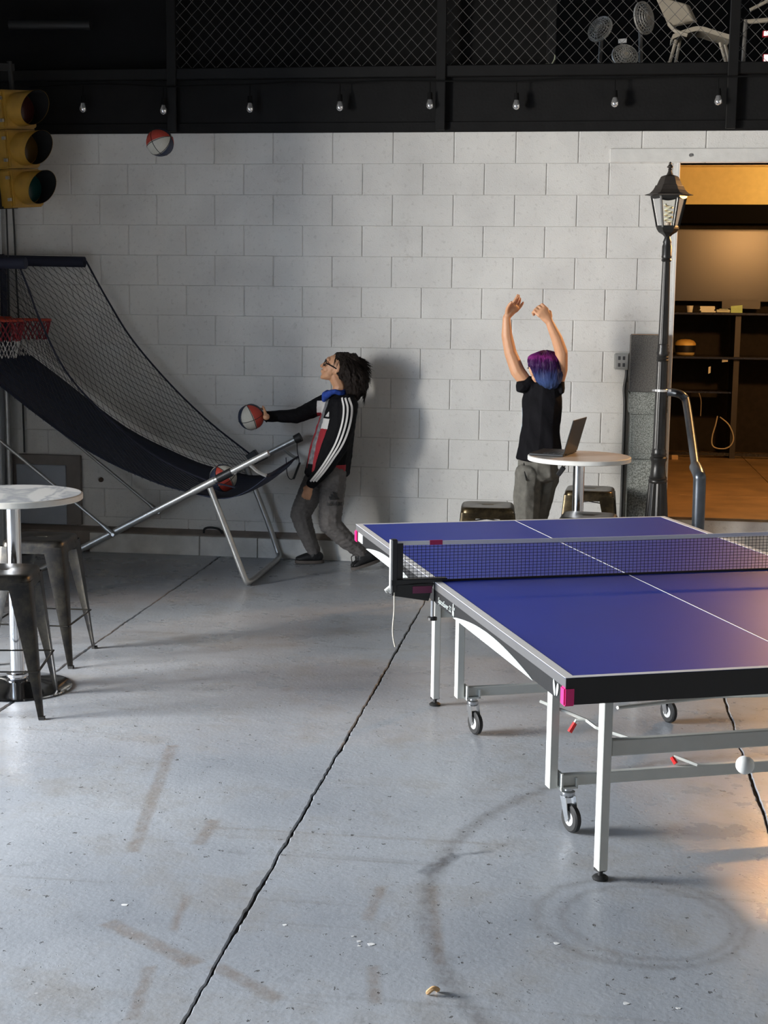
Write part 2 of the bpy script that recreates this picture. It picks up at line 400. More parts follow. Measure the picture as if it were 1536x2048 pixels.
# ------------------------------------------------------------------ black fascia, mezzanine floor and fence above the wall
struct('trim_4', MB().box((-6.2, -.02, ZT-.002), (6, .22, 3.235)), M_BLACK)
struct('trim_5', MB().box((-6.2, -.032, ZT+.0), (6, -.02, 2.945)), M_BLACK, bevel=.004)
struct('trim_6', MB().box((-6.2, -.06, 3.225), (6, .06, 3.30)), M_STEELBLK, bevel=.006)
struct('floor_mezzanine', MB().box((-6.2, .2, 3.14), (6, 4.6, 3.235)), M_CEIL)
struct('wall_mezzanine', MB().box((-6.2, 3.6, 3.235), (6, 3.7, 5.3)), M_BLACK)
struct('wall_mezzanine_left', MB().box((-6.2, .09, 3.30), (-2.86, .13, 5.2)), mat('black_board', (.0035, .0035, .004), .7, var=.2, spec=.2))
struct('ceiling', MB().box((-9, -14, 5.2), (8, 4.8, 5.4)), M_CEIL)
# ------------------------------------------------------------------ left wall with the open roller door, right wall, wall behind
struct('wall_left', MB().box((-4.62, -3.55, 0), (-4.42, .2, 5.2)).box((-4.62, -14, 0), (-4.42, -8.2, 5.2)).box((-4.62, -8.2, 3.3), (-4.42, -3.55, 5.2)), M_GREYWALL)
struct('wall_right', MB().box((6.0, -14, 0), (6.2, 4.8, 5.2)), M_GREYWALL)
struct('wall_front', MB().box((-9, -14.2, 0), (8, -14, 5.2)), M_GREYWALL)
struct('ground_outside', MB().box((-30, -30, -.25), (-4.62, 10, -.05)), mat('asphalt', (.22, .21, .20), .9, bump=.4))

# ------------------------------------------------------------------ raised back room
M_PLY = mat('stage_ply', (.17, .10, .042), .5, var=.25, scale=5)
M_DARKWALL = mat('brown_black_wall', (.020, .017, .013), .8, var=.2, spec=.2)
stage = struct('floor_stage', MB().box((-1.5, .012, 0), (6, 4.5, .352)), M_DARKWALL)
for i, (ya, yb) in enumerate(((-.012, 1.12), (1.124, 2.34), (2.344, 3.56), (3.564, 4.4))):
    for xa, xb in ((.40, 1.48), (1.484, 3.9)):
        MB().box((xa, ya, .352), (xb, yb, .371)).build('ply_sheet', M_PLY, stage, bevel=.002)
struct('wall_back_room', MB().box((-1.6, 4.4, .3), (6, 4.5, 3.14)), M_DARKWALL)
struct('wall_back_room_left', MB().box((-.2, .2, .3), (-.1, 4.4, 3.14)), M_DARKWALL)
struct('ceiling_back_room', MB().box((-1.6, .2, 3.10), (6, 4.4, 3.14)), M_DARKWALL)
struct('wall_soffit', MB().box((-.1, 4.10, 2.69), (6, 4.4, 3.10)), mat('ochre_paint', (.60, .47, .20), .7, var=.05))
struct('trim_7', MB().box((-.1, 4.06, 2.52), (6, 4.4, 2.69)), mat('black_beam', (.0035, .003, .0028), .9, spec=.05))
struct('trim_8', MB().box((-.1, 4.07, 3.03), (6, 4.10, 3.06)), mat('ochre_trim', (.45, .32, .10), .7))

# ================================================================== TABLE TENNIS TABLE
M_BLUE = mat('blue_top', (.014, .040, .36), .45, var=.05, scale=3, bump=.03, bscale=300, spec=.17)
M_LINE = mat('white_line', (.74, .75, .76), .6, var=.02, spec=.2)
M_EDGE = mat('grey_edge', (.095, .095, .098), .5, var=.04)
M_APRON = mat('charcoal_apron', (.009, .009, .010), .6, var=.1, spec=.3)
M_TWHITE = mat('white_powder_coat', (.55, .56, .53), .5, var=.03, spec=.3)
M_PINK = mat('pink_plastic', (.72, .025, .20), .4, var=.04)
M_RUBBER = mat('black_rubber', (.012, .012, .012), .6)
M_CHROME = mat('chrome', (.72, .72, .73), .14, 1, var=.02)
M_ZINC = mat('zinc', (.55, .56, .57), .3, 1, var=.06)
M_RED = mat('red_grip', (.70, .02, .02), .4)
M_PLBLK = mat('black_plastic', (.010, .010, .011), .4)
M_DECAL = mat('decal_white', (.43, .47, .455), .6, var=.02, spec=.2)
ta = .370997; TX = V((math.cos(ta), math.sin(ta), 0)); TD = V((math.sin(ta), -math.cos(ta), 0)); TO = V((-1.01899, -3.22912, 0)); TW, TL, TH = 1.525, 2.74, .762
Z1 = V((0, 0, 1))
def TP(u, v, z): return TO + TX*u + TD*v + Z1*z
tt = thing('table_tennis_table', 'blue table tennis table with white legs on casters', 'table', tuple(TP(TW/2, TL/2, 0)))
for v0, v1 in ((0, TL/2-.003), (TL/2+.003, TL)):
    top = MB().obox(TP(TW/2, (v0+v1)/2, TH-.0150), TX*(TW/2-.0005), TD*((v1-v0)/2), Z1*.0132).build('table_top', M_EDGE, tt)
    MB().obox(TP(TW/2, (v0+v1)/2, TH-.0015), TX*(TW/2-.001), TD*((v1-v0)/2-.001), Z1*.0012).build('playing_surface', M_BLUE, top)
    for u in (.014, TW-.014): MB().obox(TP(u, (v0+v1)/2, TH), TX*.014, TD*((v1-v0)/2), Z1*.0006).build('side_line', M_LINE, top)
    ve = .010 if v0 == 0 else TL-.010
    MB().obox(TP(TW/2, ve, TH+.0002), TX*TW/2, TD*.010, Z1*.0006).build('end_line', M_LINE, top)
    MB().obox(TP(TW/2, (v0+v1)/2, TH), TX*.0016, TD*((v1-v0)/2), Z1*.0006).build('centre_line', M_LINE, top)
    # apron frame below the top
    AZ0, AZ1 = TH-.076, TH-.027
    for u in (.008, TW-.008):
        MB().obox(TP(u, (v0+v1)/2, (AZ0+AZ1)/2), TX*.006, TD*((v1-v0)/2-.004), Z1*(AZ1-AZ0)/2).build('side_apron', M_APRON, tt)
    ue = .002 if v0 == 0 else TL-.002
    MB().obox(TP(TW/2, ue, (AZ0+TH-.0015)/2), TX*(TW/2-.0005), TD*.004, Z1*((TH-.0015-AZ0)/2)).build('end_apron_shade', M_PLBLK, tt)  # end apron raised over the grey top edge, painting that edge's shade black
    for u in (.012, TW-.012):
        MB().obox(TP(u, .012 if v0 == 0 else TL-.012, AZ0+.023), TX*.0165, TD*.0165, Z1*.0265).build('corner_guard', M_PINK, tt, bevel=.004, seg=2)
    # white lens on the apron, flat along its lower edge
    for u, sg in ((.0015, 1), (TW-.0015, -1)):
        a, b_ = (1.625, 2.475) if v0 else (.22, 1.11)
        pts = [TP(u, a+(b_-a)*k/24, AZ0-.001+.040*math.sin(pi*min(1, (k/24)))**.9*(1-.12*(k/24))) for k in range(25)]
        MB().prism([TP(u, b_, AZ0-.002), TP(u, a, AZ0-.002)] + pts[1:-1], TX*(-.0022*sg)).build('apron_crescent', M_DECAL, tt)
# lettering and emblem on the near left apron
text_part('lettering', 'SpaceSaver 22', .030, M_DECAL, tt, TP(.0008, TL/2+.055, TH-.066), TD, Z1, .25)
fig = MB()
for (du, z, r, h) in ((.245, .052, .006, 1), (.244, .038, .007, 1.6), (.238, .022, .0045, 2.2), (.252, .022, .0045, 2.2), (.262, .042, .003, 2)):
    fig.loops([[TP(.0008, TL/2+du+.012+r*math.cos(t), TH-.074+z-.012+r*h*math.sin(t)) for t in [2*pi*k/12 for k in range(12)]], [TP(-.0004, TL/2+du+.012+r*math.cos(t), TH-.074+z-.012+r*h*math.sin(t)) for t in [2*pi*k/12 for k in range(12)]]])
fig.build('player_mark', M_DECAL, tt)
for sg in (-1, 1):
    c_, s_ = math.cos(.28*sg), math.sin(.28*sg)
    def wing(t, du): 
        x, y = .0082*math.cos(t), (.0235 if sg < 0 else .020)*math.sin(t)
        return TP(.0008+du, TL-.075+sg*.0125 + x*c_+y*s_*sg*sg, TH-.049 - x*s_ + y*c_)
    MB().loops([[wing(2*pi*k/20, 0) for k in range(20)], [wing(2*pi*k/20, -.0012) for k in range(20)]]).build('emblem_wing', M_DECAL, tt)
MB().obox(TP(.0005, .105, TH-.048), TX*.001, TD*.045, Z1*.020).build('paper_label', mat('label_paper', (.62, .63, .62), .6), tt)
# legs
LEGU = .283; OUT = .39; INN = .81
def leg(u, v, z0, z1, w_, name='leg'): return MB().obox(TP(u, v, (z0+z1)/2), TX*.0155, TD*.021, Z1*(z1-z0)/2).build(name, M_TWHITE, tt, bevel=.003)
for v in (OUT, TL-OUT):
    for u in (LEGU, TW-LEGU):
        l = leg(u, v, .032, TH-.02, .040)
        f = MB().lathe([(.024, 0), (.026, .006), (.020, .012), (.008, .014), (.008, .03), (.021, .031), (.021, .036)], TP(u, v, 0), 14).build('foot', M_RUBBER, l, smooth=True)
    MB().obox(TP(TW/2, v, .425), TX*(TW/2-LEGU-.018), TD*.013, Z1*.026).build('cross_bar', M_TWHITE, tt, bevel=.003)
for sg, v in ((1, INN), (-1, TL-INN)):
    for u in (LEGU-.010, TW-LEGU+.010):
        l = leg(u, v-.012, .150, TH-.03, .040)
        u += .022 if u < .7 else -.022
        br = MB().obox(TP(u+(.03 if u < .7 else -.03), v, .155), TX*.03, TD*.026, Z1*.003).obox(TP(u+(.004 if u < .7 else -.004), v, .175), TX*.003, TD*.026, Z1*.03).obox(TP(u+(.057 if u < .7 else -.057), v, .170), TX*.003, TD*.026, Z1*.018).build('caster_bracket', M_TWHITE, tt)
        cx = TP(u+(.035 if u < .7 else -.035), v, 0)
        sw = MB().lathe([(.020, .118), (.024, .124), (.024, .136), (.014, .140), (.014, .155)], cx, 16).build('caster', M_ZINC, tt, smooth=True)
        rd = (TX*.22 + TD*.97).normalized(); sd = V((-rd.y, rd.x, 0))
        wc = cx + rd*.024 + Z1*.049
        for s2 in (-1, 1):
            MB().prism([cx+sd*s2*.019+Z1*.120-rd*.016, cx+sd*s2*.019+Z1*.120+rd*.020, wc+sd*s2*.019+rd*.012+Z1*.006, wc+sd*s2*.019-Z1*.012, wc+sd*s2*.019-rd*.012+Z1*.004], sd*s2*.003).build('fork', M_ZINC, sw)
        wh = MB(); lp = []
        prof = [(.026, -.012), (.043, -.012), (.049, -.007), (.049, .007), (.043, .012), (.026, .012)]
        wh.loops([[wc + sd*t + (rd*math.cos(2*pi*k/24)+Z1*math.sin(2*pi*k/24))*r for k in range(24)] for r, t in prof], True, False, False).build('tyre', M_RUBBER, sw, smooth=True)
        MB().loops([[wc + sd*t + (rd*math.cos(2*pi*k/24)+Z1*math.sin(2*pi*k/24))*r for k in range(24)] for r, t in ((.010, -.014), (.031, -.0105), (.031, .0105), (.010, .014))]).build('wheel_hub', mat('hub_grey', (.55, .55, .54), .4), sw, smooth=True)
    MB().obox(TP(TW/2, v, .178), TX*(TW/2-LEGU-.02), TD*.013, Z1*.020).build('lower_bar', M_TWHITE, tt, bevel=.003)
    MB().obox(TP(TW/2, v, .55), TX*(TW/2-LEGU-.02), TD*.010, Z1*.012).build('upper_bar', M_TWHITE, tt)
# folding stays, gusset plates, latch rods
for sg, v in ((1, OUT), (-1, TL-OUT)):
    for u in (LEGU-.026, TW-LEGU+.026):
        MB().prism([TP(u, v+sg*.00, TH-.075), TP(u, v+sg*.17, TH-.05), TP(u, v+sg*.005, TH-.135), TP(u, v-sg*.018, TH-.13), TP(u, v-sg*.02, TH-.06)], TX*.004).build('gusset_plate', M_TWHITE, tt, bevel=.001)
        MB().cyl(TP(u-.004, v+sg*.002, TH-.095), TP(u+.008, v+sg*.002, TH-.095), .009, .009, 10).build('bolt', M_ZINC, tt)
    MB().tube([TP(LEGU+.05, v+sg*.03, .54), TP(TW/2, v+sg*.22, .50), TP(TW-LEGU-.05, v+sg*.03, .54)], .006, 6).build('stay_rod', M_TWHITE, tt)
rodm = MB(); 
rod = MB().tube([aty(1080,1402,-4.9), aty(1172,1440,-4.95), aty(1192,1455,-4.98), aty(1300,1490,-5.05)], .0055, 6).build('latch_rod', M_TWHITE, tt)
MB().tube([aty(1172,1440,-4.95), aty(1152,1440,-4.95), aty(1146,1450,-4.95)], .005, 6).build('latch_lever', M_TWHITE, rod)
MB().tube([aty(1150,1446,-4.95), aty(1139,1464,-4.96)], [.008, .0085], 8).build('lever_grip', M_RED, rod)
rod2 = MB().tube([aty(1348,1512,-4.75), aty(1395,1530,-4.78)], .0055, 6).build('latch_rod', M_TWHITE, tt)
MB().tube([aty(1344,1514,-4.75), aty(1352,1527,-4.76)], [.008, .0085], 8).build('lever_grip', M_RED, rod2)
# ------------------------------------------------------------------ net with posts clamped to the table middle
net = thing('table_tennis_net', 'black table tennis net with white top tape and clamp posts', 'net', tuple(TP(TW/2, TL/2, TH)))
NV = TL/2; u0, u1 = -.1525, TW+.1525; NH = .1525
mesh_ = MB(); zt = TH+NH
def nsag(u): return -.006*math.sin(pi*(u-u0)/(u1-u0))
nv_ = 118
for k in range(nv_+1):
    u = u0+.012+(u1-u0-.024)*k/nv_
    mesh_.obox(TP(u, NV, TH+.004+(NH-.012)/2), TX*.00075, TD*.0006, Z1*((NH-.012)/2))
for k in range(12):
    z = TH+.006+(NH-.016)*k/12
    mesh_.obox(TP(TW/2, NV, z), TX*(u1-u0-.02)/2, TD*.0006, Z1*.00075)
o = mesh_.build('net_mesh', mat('net_thread', (.006, .006, .008), .8), net, fix=False); o['kind'] = 'stuff'
MB().loops([[TP(u, NV+s*.0022, zt+nsag(u)+d) for s, d in ((-1,-.014),(1,-.014),(1,.001),(-1,.001))] for u in [u0+(u1-u0)*k/20 for k in range(21)]]).build('top_tape', M_LINE, net)
MB().obox(TP(TW/2, NV, TH+.004), TX*(u1-u0)/2, TD*.0015, Z1*.004).build('bottom_cord', M_PLBLK, net)
MB().obox(TP(.005, NV-.0005, zt-.007), TX*.024, TD*.003, Z1*.0085).build('tape_tag', mat('crimson_tag', (.42, .02, .09), .5), net)
for sg, u in ((1, u0), (-1, u1)):
    post = MB().obox(TP(u, NV, TH+.064), TX*.011, TD*.014, Z1*.098).build('post', M_PLBLK, net, bevel=.003)
    MB().obox(TP(u-sg*.0115, NV+.002, TH+.062), TX*.003, TD*.010, Z1*.098).build('post_rail', mat('light_plastic', (.60, .60, .58), .4), post)
    MB().obox(TP(u+sg*.02, NV, TH+.068), TX*.014, TD*.003, Z1*.078).build('net_sleeve', M_PLBLK, net)
    arm = MB().prism([TP(u-sg*.012, NV-.014, TH-.008), TP(u+sg*.20, NV-.014, TH+.004), TP(u+sg*.20, NV-.014, TH+.014), TP(u-sg*.012, NV-.014, TH+.014)], TD*.028).build('clamp_arm', M_PLBLK, net, bevel=.002)
    MB().prism([TP(u-sg*.01, NV-.011, TH-.045), TP(u+sg*.13, NV-.011, TH-.070), TP(u+sg*.150, NV-.011, TH-.002), TP(u-sg*.012, NV-.011, TH-.006)], TD*.022).build('clamp_bracket', M_PLBLK, net, bevel=.002)
    MB().obox(TP(u+sg*.105, NV+.0125, TH-.026), TX*.036, TD*.0015, Z1*.013).build('bracket_badge', mat('plum_badge', (.16, .025, .075), .5), net)
    MB().cyl(TP(u+sg*.148, NV, TH-.13), TP(u+sg*.148, NV, TH-.07), .007, .007, 10).build('clamp_screw', M_ZINC, net)
    MB().lathe([(.008, 0), (.018, .002), (.018, .012), (.008, .014)], TP(u+sg*.148, NV, TH-.145), 10).build('clamp_knob', M_PLBLK, net)
    MB().tube([TP(u-sg*.03, NV+.0, TH-.03), TP(u-sg*.008, NV, TH-.015)], [.008, .010], 10).build('tension_knob', mat('light_plastic', (.60, .60, .58), .4), net)
    MB().tube(smooth_path([TP(u, NV+.01, TH-.02), TP(u+.001, NV+.01, TH-.10), TP(u-.004, NV+.012, TH-.16), TP(u-.002, NV+.012, TH-.20), TP(u+.006, NV+.012, TH-.235)], 4), .0028, 6).build('tension_cord', mat('cord_cream', (.62, .57, .47), .8), net)
# ball in flight above the near end
bc = V((.3677, -6.5596, .7958))
tag(MB().ball(bc, .02, 24, 16).build('table_tennis_ball', mat('ball_white', (.78, .80, .78), .4, var=.01), None, smooth=True), 'white table tennis ball in mid air near the table end', 'ball')

# ================================================================== ROUND BAR TABLES AND STOOLS
def marble():
    m, nt, b = nodemat('white_marble'); N = nt.nodes; L = nt.links
    tc = N.new('ShaderNodeTexCoord'); n = N.new('ShaderNodeTexNoise'); n.inputs['Scale'].default_value = 2.4; n.inputs['Detail'].default_value = 7; n.inputs['Distortion'].default_value = 1.2
    mp = N.new('ShaderNodeMapping'); mp.inputs['Rotation'].default_value = (0, 0, .6); mp.inputs['Scale'].default_value = (1.6, .8, 1); L.new(tc.outputs['Object'], mp.inputs[0]); L.new(mp.outputs[0], n.inputs['Vector'])
    r = N.new('ShaderNodeValToRGB'); e = r.color_ramp.elements
    e[0].position = .44; e[0].color = (.72, .73, .73, 1); e[1].position = .56; e[1].color = (.74, .75, .74, 1)
    x = e.new(.50); x.color = (.44, .47, .50, 1)
    L.new(n.outputs['Fac'], r.inputs[0]); L.new(r.outputs[0], b.inputs['Base Color']); b.inputs['Roughness'].default_value = .22; return m
def round_table(loc, rz, top_mat, edge_mat, r, label, dark_base):
    t = thing('bar_table', label, 'table', loc, rz, 'round pedestal bar tables', local=True)
    tp = MB().lathe([(r-.004, .872), (r, .875), (r, .897), (r-.004, .90)], seg=56).build('table_top', edge_mat, t, smooth=True)
    MB().lathe([(r-.006, .8995), (r-.008, .9008)], seg=56).build('top_laminate', top_mat, tp)
    MB().lathe([(.033, .045), (.033, .872)], seg=24).build('pedestal', M_CHROME, t, smooth=True)
    MB().lathe([(.11, .862), (.11, .872)], seg=24).build('mounting_plate', M_STEELBLK, t)
    MB().lathe([(.036, .075), (.050, .070), (.050, .058), (.040, .052), (.046, .045)], seg=24).build('collar', M_CHROME, t, smooth=True)
    MB().lathe([(.24, 0), (.245, .004), (.242, .010), (.215, .016), (.15, .026), (.09, .042), (.044, .05)], seg=48).build('base', dark_base, t, smooth=True)
    return t
M_CHDARK = mat('chrome_base', (.42, .43, .45), .10, 1, var=.03)
round_table((-2.533, -3.545, 0), 0, marble(), mat('table_edge_cream', (.60, .59, .55), .4), .31, 'white marble topped bar table on a chrome pedestal', M_CHDARK)
round_table((-.017, -1.31, 0), .4, mat('pale_laminate', (.50, .46, .42), .35, var=.05, scale=6), mat('table_edge_white', (.66, .66, .63), .4), .298, 'plain pale bar table carrying the open laptop', M_CHDARK)

def stool_metal(name, col, rough, wear):
    m, nt, b = nodemat(name); N = nt.nodes; L = nt.links
    tc = N.new('ShaderNodeTexCoord'); n = N.new('ShaderNodeTexNoise'); n.inputs['Scale'].default_value = 14; n.inputs['Detail'].default_value = 8; n.inputs['Roughness'].default_value = .7
    L.new(tc.outputs['Object'], n.inputs['Vector']); r = N.new('ShaderNodeValToRGB'); r.color_ramp.elements[0].position = .42; r.color_ramp.elements[1].position = .70
    r.color_ramp.elements[0].color = col + (1,); r.color_ramp.elements[1].color = wear + (1,); L.new(n.outputs['Fac'], r.inputs[0]); L.new(r.outputs[0], b.inputs['Base Color'])
    b.inputs['Metallic'].default_value = .85; b.inputs['Roughness'].default_value = rough; return m
M_GUN = stool_metal('gunmetal', (.030, .030, .031), .36, (.075, .068, .055)); M_BRONZE = stool_metal('bronze_metal', (.040, .031, .019), .30, (.12, .088, .045))
def sq(r, z, n=44, k=.30):
    out = []
    for i in range(n):
        t = 2*pi*i/n; c, s = math.cos(t), math.sin(t)
        out.append(V((math.copysign(abs(c)**k, c)*r, math.copysign(abs(s)**k, s)*r, z)))
    return out
def slot(z, n=44, a=.034, b=.010):
    return [V((math.copysign(abs(math.cos(2*pi*i/n))**.5, math.cos(2*pi*i/n))*a, math.copysign(abs(math.sin(2*pi*i/n))**.5, math.sin(2*pi*i/n))*b, z)) for i in range(n)]
SH = .612
def stool(loc, rz, m, label):
    t = thing('metal_stool', label, 'stool', loc, rz, 'square metal bar stools', local=True)
    st = MB().loops([slot(SH-.012), slot(SH-.003), [p*1.25 if i < 0 else V((p.x*1.22, p.y*1.5, SH-.001)) for i, p in enumerate(slot(SH))], sq(.105, SH-.002), sq(.132, SH), sq(.146, SH-.004), sq(.153, SH-.014), sq(.155, SH-.030), sq(.160, SH-.062)], True, False, False)
    st.loops([slot(SH-.012), sq(.10, SH-.008), sq(.148, SH-.016), sq(.150, SH-.03), sq(.157, SH-.062)], True, False, False)
    st.build('seat', m, t, smooth=True)
    for i, (sx, sy) in enumerate(((1, 1), (-1, 1), (-1, -1), (1, -1))):
        L_ = []
        for k in range(9):
            q = k/8; z = (SH-.030)*(1-q) + .0*q; c = .156 + .052*q; wd = .075*(1-q)**1.1 + .020; th = .0025 if k else .003
            A = V((sx*(c-wd), sy*c, z)); Bc = V((sx*c, sy*c, z)); C = V((sx*c, sy*(c-wd), z))
            rd = min(.018, wd*.6)
            lp = [A, V((sx*(c-rd), sy*c, z)), V((sx*(c-rd*.3), sy*(c-rd*.3), z)), V((sx*c, sy*(c-rd), z)), C]
            inn = [V((sx*(c-th), sy*(c-wd), z)), V((sx*(c-th), sy*(c-rd), z)), V((sx*(c-rd*.3-th), sy*(c-rd*.3-th), z)), V((sx*(c-rd), sy*(c-th), z)), V((sx*(c-wd), sy*(c-th), z))]
            L_.append(lp + inn)
        lg = MB().loops(L_).build('leg', m, t, smooth=True)
        MB().obox((sx*.202, sy*.202, .006), (.012, 0, 0), (0, .012, 0), (0, 0, .007)).build('foot_cap', M_RUBBER, lg)
    for k in range(4):
        a = k*pi/2; d = V((math.cos(a), math.sin(a), 0)); e = V((-d.y, d.x, 0)); zz = .205; c = .158 + .052*(1-zz/SH)
        MB().tube([d*(c-.004)+e*(-c+.006)+Z1*zz, d*(c-.004)+e*(c-.006)+Z1*zz], .0065, 8, flat=.6).build('stretcher', m, t, smooth=True)
    for sg in (-1, 1):
        MB().beam((-.15, -.15*sg, SH-.085), (.15, .15*sg, SH-.085 + (.003 if sg > 0 else 0)), .022, .003).build('seat_brace', m, t)
    return t
stool((-2.476, -3.845, 0), .20, M_GUN, 'dark gunmetal stool before the marble table, seat overlapping its pedestal')
stool((-2.63, -2.985, 0), .06, M_GUN, 'dark gunmetal stool behind the marble table beside the hoop game')
stool((-.535, -1.40, 0), .07, M_BRONZE, 'bronze metal stool beside the person with raised arms')
stool((.055, -.52, 0), -.05, M_BRONZE, 'bronze metal stool under the wall socket behind the laptop table')
stool((.045, -1.70, 0), -.10, M_GUN, 'dark metal stool in front of the laptop table')

# ------------------------------------------------------------------ laptop and its charger
M_LAP = mat('laptop_grey', (.045, .046, .048), .38, .5, var=.05)
lp = thing('laptop', 'dark grey laptop standing open on the pale bar table', 'laptop', (-.06, -1.33, .901))
hx = V((.25, .97, 0)).normalized(); px_ = V((-.97, .25, 0)).normalized()
hc = atz(1140, 908, .905); hc.z = .903
W2, DP = .150, .205
MB().obox(hc + px_*DP/2 + Z1*.006, hx*W2, px_*DP/2, Z1*.006).build('base', M_LAP, lp, bevel=.003)
kb = MB()
for i in range(5):
    for j in range(12): kb.obox(hc + px_*(.04+.019*i) + hx*(-.125+.0228*j) + Z1*.0128, hx*.0095, px_*.0078, Z1*.0008)
kb.build('keyboard', M_PLBLK, lp, fix=False)
ld = (Z1*.965 - px_*.26).normalized()
lid = MB().obox(hc + ld*.105 + Z1*.010, hx*W2, ld*.103, ld.cross(hx)*.003).build('lid', M_LAP, lp, bevel=.002)
MB().obox(hc + ld*.107 + Z1*.010 + px_*.0036, hx*(W2-.008), ld*.094, px_*.0008).build('screen', mat('screen_dark', (.006, .006, .008), .15), lid)
MB().cyl(hc - hx*.10 + Z1*.010, hc + hx*.10 + Z1*.010, .006, .006, 10).build('hinge', M_PLBLK, lp)
ch = thing('laptop_charger', 'black charger brick hanging by its cable under the bar table', 'charger', tuple(aty(1122, 942, -1.2)))
a1, a2, a3 = aty(1139, 924, -1.2), aty(1128, 934, -1.2), aty(1116, 950, -1.2)
MB().obox((a2+a3)/2, (a3-a2)*.52, V((0, 1, 0))*.022, (a3-a2).cross(V((0, 1, 0))).normalized()*.014).build('brick', M_PLBLK, ch, bevel=.004)
MB().tube(smooth_path([a2, a1, aty(1146, 919, -1.2), aty(1147, 913, -1.22)], 4), .003, 6).build('cable', M_PLBLK, ch)

# ================================================================== ARCADE BASKETBALL HOOP GAME
M_NAVY = mat('navy_fabric', (.012, .018, .042), .75, var=.15, scale=10, bump=.2, bscale=300)
M_NAVY2 = mat('navy_foam', (.010, .012, .028), .8, var=.1)
M_TUBE = mat('grey_steel_tube', (.42, .42, .41), .36, .75, var=.1, scale=25)
M_TUBE2 = mat('dark_steel_tube', (.16, .16, .16), .4, .7, var=.1)
M_NET = mat('dark_net_cord', (.008, .008, .012), .8)
M_RIM = mat('red_rim', (.42, .045, .02), .45, var=.1)
YN, YF = -1.07, -.10
hg = thing('basketball_game', 'arcade basketball hoop game with navy ball ramp and side nets', 'basketball game', (-2.9, -.57, 0))
ramp = smooth_path([(-4.02, 0, 1.49), (-3.65, 0, 1.225), (-3.14, 0, .862), (-2.69, 0, .652), (-2.40, 0, .573), (-2.20, 0, .548), (-2.05, 0, .60), (-1.926, 0, .69)], 5)
lpz = []
for p in ramp:
    row = []
    for j in range(11):
        t = j/10; y = YN+.01 + (YF-YN-.02)*t; sag = .035*math.sin(pi*t)*(1 if p.x > -3.9 else .4)
        row.append(V((p.x, y, p.z + (.03*t) - sag + .004*noise.noise(V((p.x*4, y*5, 0))))))
    lpz.append(row)
mb = MB(); mb.loops(lpz, False, False, False)
o = mb.build('ball_ramp', M_NAVY, hg, smooth=True); sd = o.modifiers.new('t', 'SOLIDIFY'); sd.thickness = .004
def fpath(pts, Y): return smooth_path([aty(x, y, Y) for x, y in pts], 6)
strapF = fpath([(172, 522), (215, 600), (265, 680), (340, 768), (420, 845), (505, 912)], YF)
strapN = fpath([(40, 536), (56, 575), (80, 640), (130, 740), (200, 820), (300, 905), (400, 955), (470, 975)], YN)
for sp, rr in ((strapF, .012), (strapN, .011)): MB().tube(sp, rr, 8, flat=.5).build('net_strap', M_NAVY2, hg, smooth=True)
def atx(path, x):
    for a, b_ in zip(path, path[1:]):
        if (a.x-x)*(b_.x-x) <= 0 and abs(a.x-b_.x) > 1e-6: return a + (b_-a)*((x-a.x)/(b_.x-a.x))
    return path[-1] if abs(path[-1].x-x) < abs(path[0].x-x) else path[0]
def side_net(strap, Y, xa, xb, topz):
    nb = MB()
    def lowz(x): q = atx(ramp, x); return q.z
    def topp(x): return topz if x < strap[0].x else atx(strap, x).z
    n = 52; m_ = 30
    def P(s, t):
        x = xa + (xb-xa)*s; a = lowz(x); b_ = max(a, topp(x)); z = a + (b_-a)*t
        bulge = .03*math.sin(pi*t)*math.sin(pi*s)
        return V((x + .012*noise.noise(V((x*6, z*6, Y))), Y + bulge + .01*noise.noise(V((x*3, z*3, 3))), z))
    cell = .046
    # cords running with the ramp, and cords crossing them
    k = 1
    while k*cell < 1.2:
        prev = []
        for i in range(n+1):
            x = xa + (xb-xa)*i/n; a = lowz(x); b_ = topp(x)
            z = a + k*cell*(.9) + .0
            if z < b_: prev.append(P(i/n, (z-a)/(b_-a)))
            else:
                if len(prev) > 1: nb.tube(prev, .0016, 3, False)
                prev = []
        if len(prev) > 1: nb.tube(prev, .0016, 3, False)
        k += 1
    x = xa
    while x < xb + .9:
        pts = []
        for j in range(17):
            t = j/16; xx = x - .42*t*max(0, 1)
            if xx < xa or xx > xb: continue
            a, b_ = lowz(xx), topp(xx)
            if b_-a < .01: continue
            pts.append(P((xx-xa)/(xb-xa), t))
        if len(pts) > 1: nb.tube(pts, .0016, 3, False)
        x += cell
    o = nb.build('side_net', M_NET, hg, fix=False); o['kind'] = 'stuff'
side_net(strapF, YF, -3.92, -2.26, 2.0); side_net(strapN, YN, -3.95, -2.35, 1.95)
# padded top bars and uprights
for Y, z, x1 in ((YF, 2.02, -3.415), (YN, 1.985, -3.445)):
    MB().tube([(-3.98, Y, z+.004), (-3.7, Y, z), (x1, Y, z-.003)], .036, 12).build('padded_bar', M_NAVY2, hg, smooth=True)
    MB().cyl((-4.0, Y, 0), (-4.0, Y, 2.06), .021, .021, 12).build('upright', M_TUBE, hg, smooth=True)
    MB().cyl((-4.0, Y, 1.45), (-4.0, Y, 2.02), .034, .034, 12).build('upright_pad', M_NAVY2, hg, smooth=True)
MB().tube([(-4.0, YN, 2.0), (-4.0, YF, 2.03)], .036, 12).build('header_pad', M_NAVY2, hg, smooth=True)
bb = MB().box((-3.985, YN+.03, 1.52), (-3.965, YF-.03, 1.98)).build('backboard', mat('board_cream', (.46, .43, .34), .5, var=.06), hg)
MB().box((-3.962, -.62, 1.5), (-3.955, -.55, 2.0)).build('board_divider', M_NAVY2, bb)
MB().box((-3.96, YF-.16, 1.5), (-3.945, YF-.08, 2.0)).build('board_edge', M_NAVY2, bb)
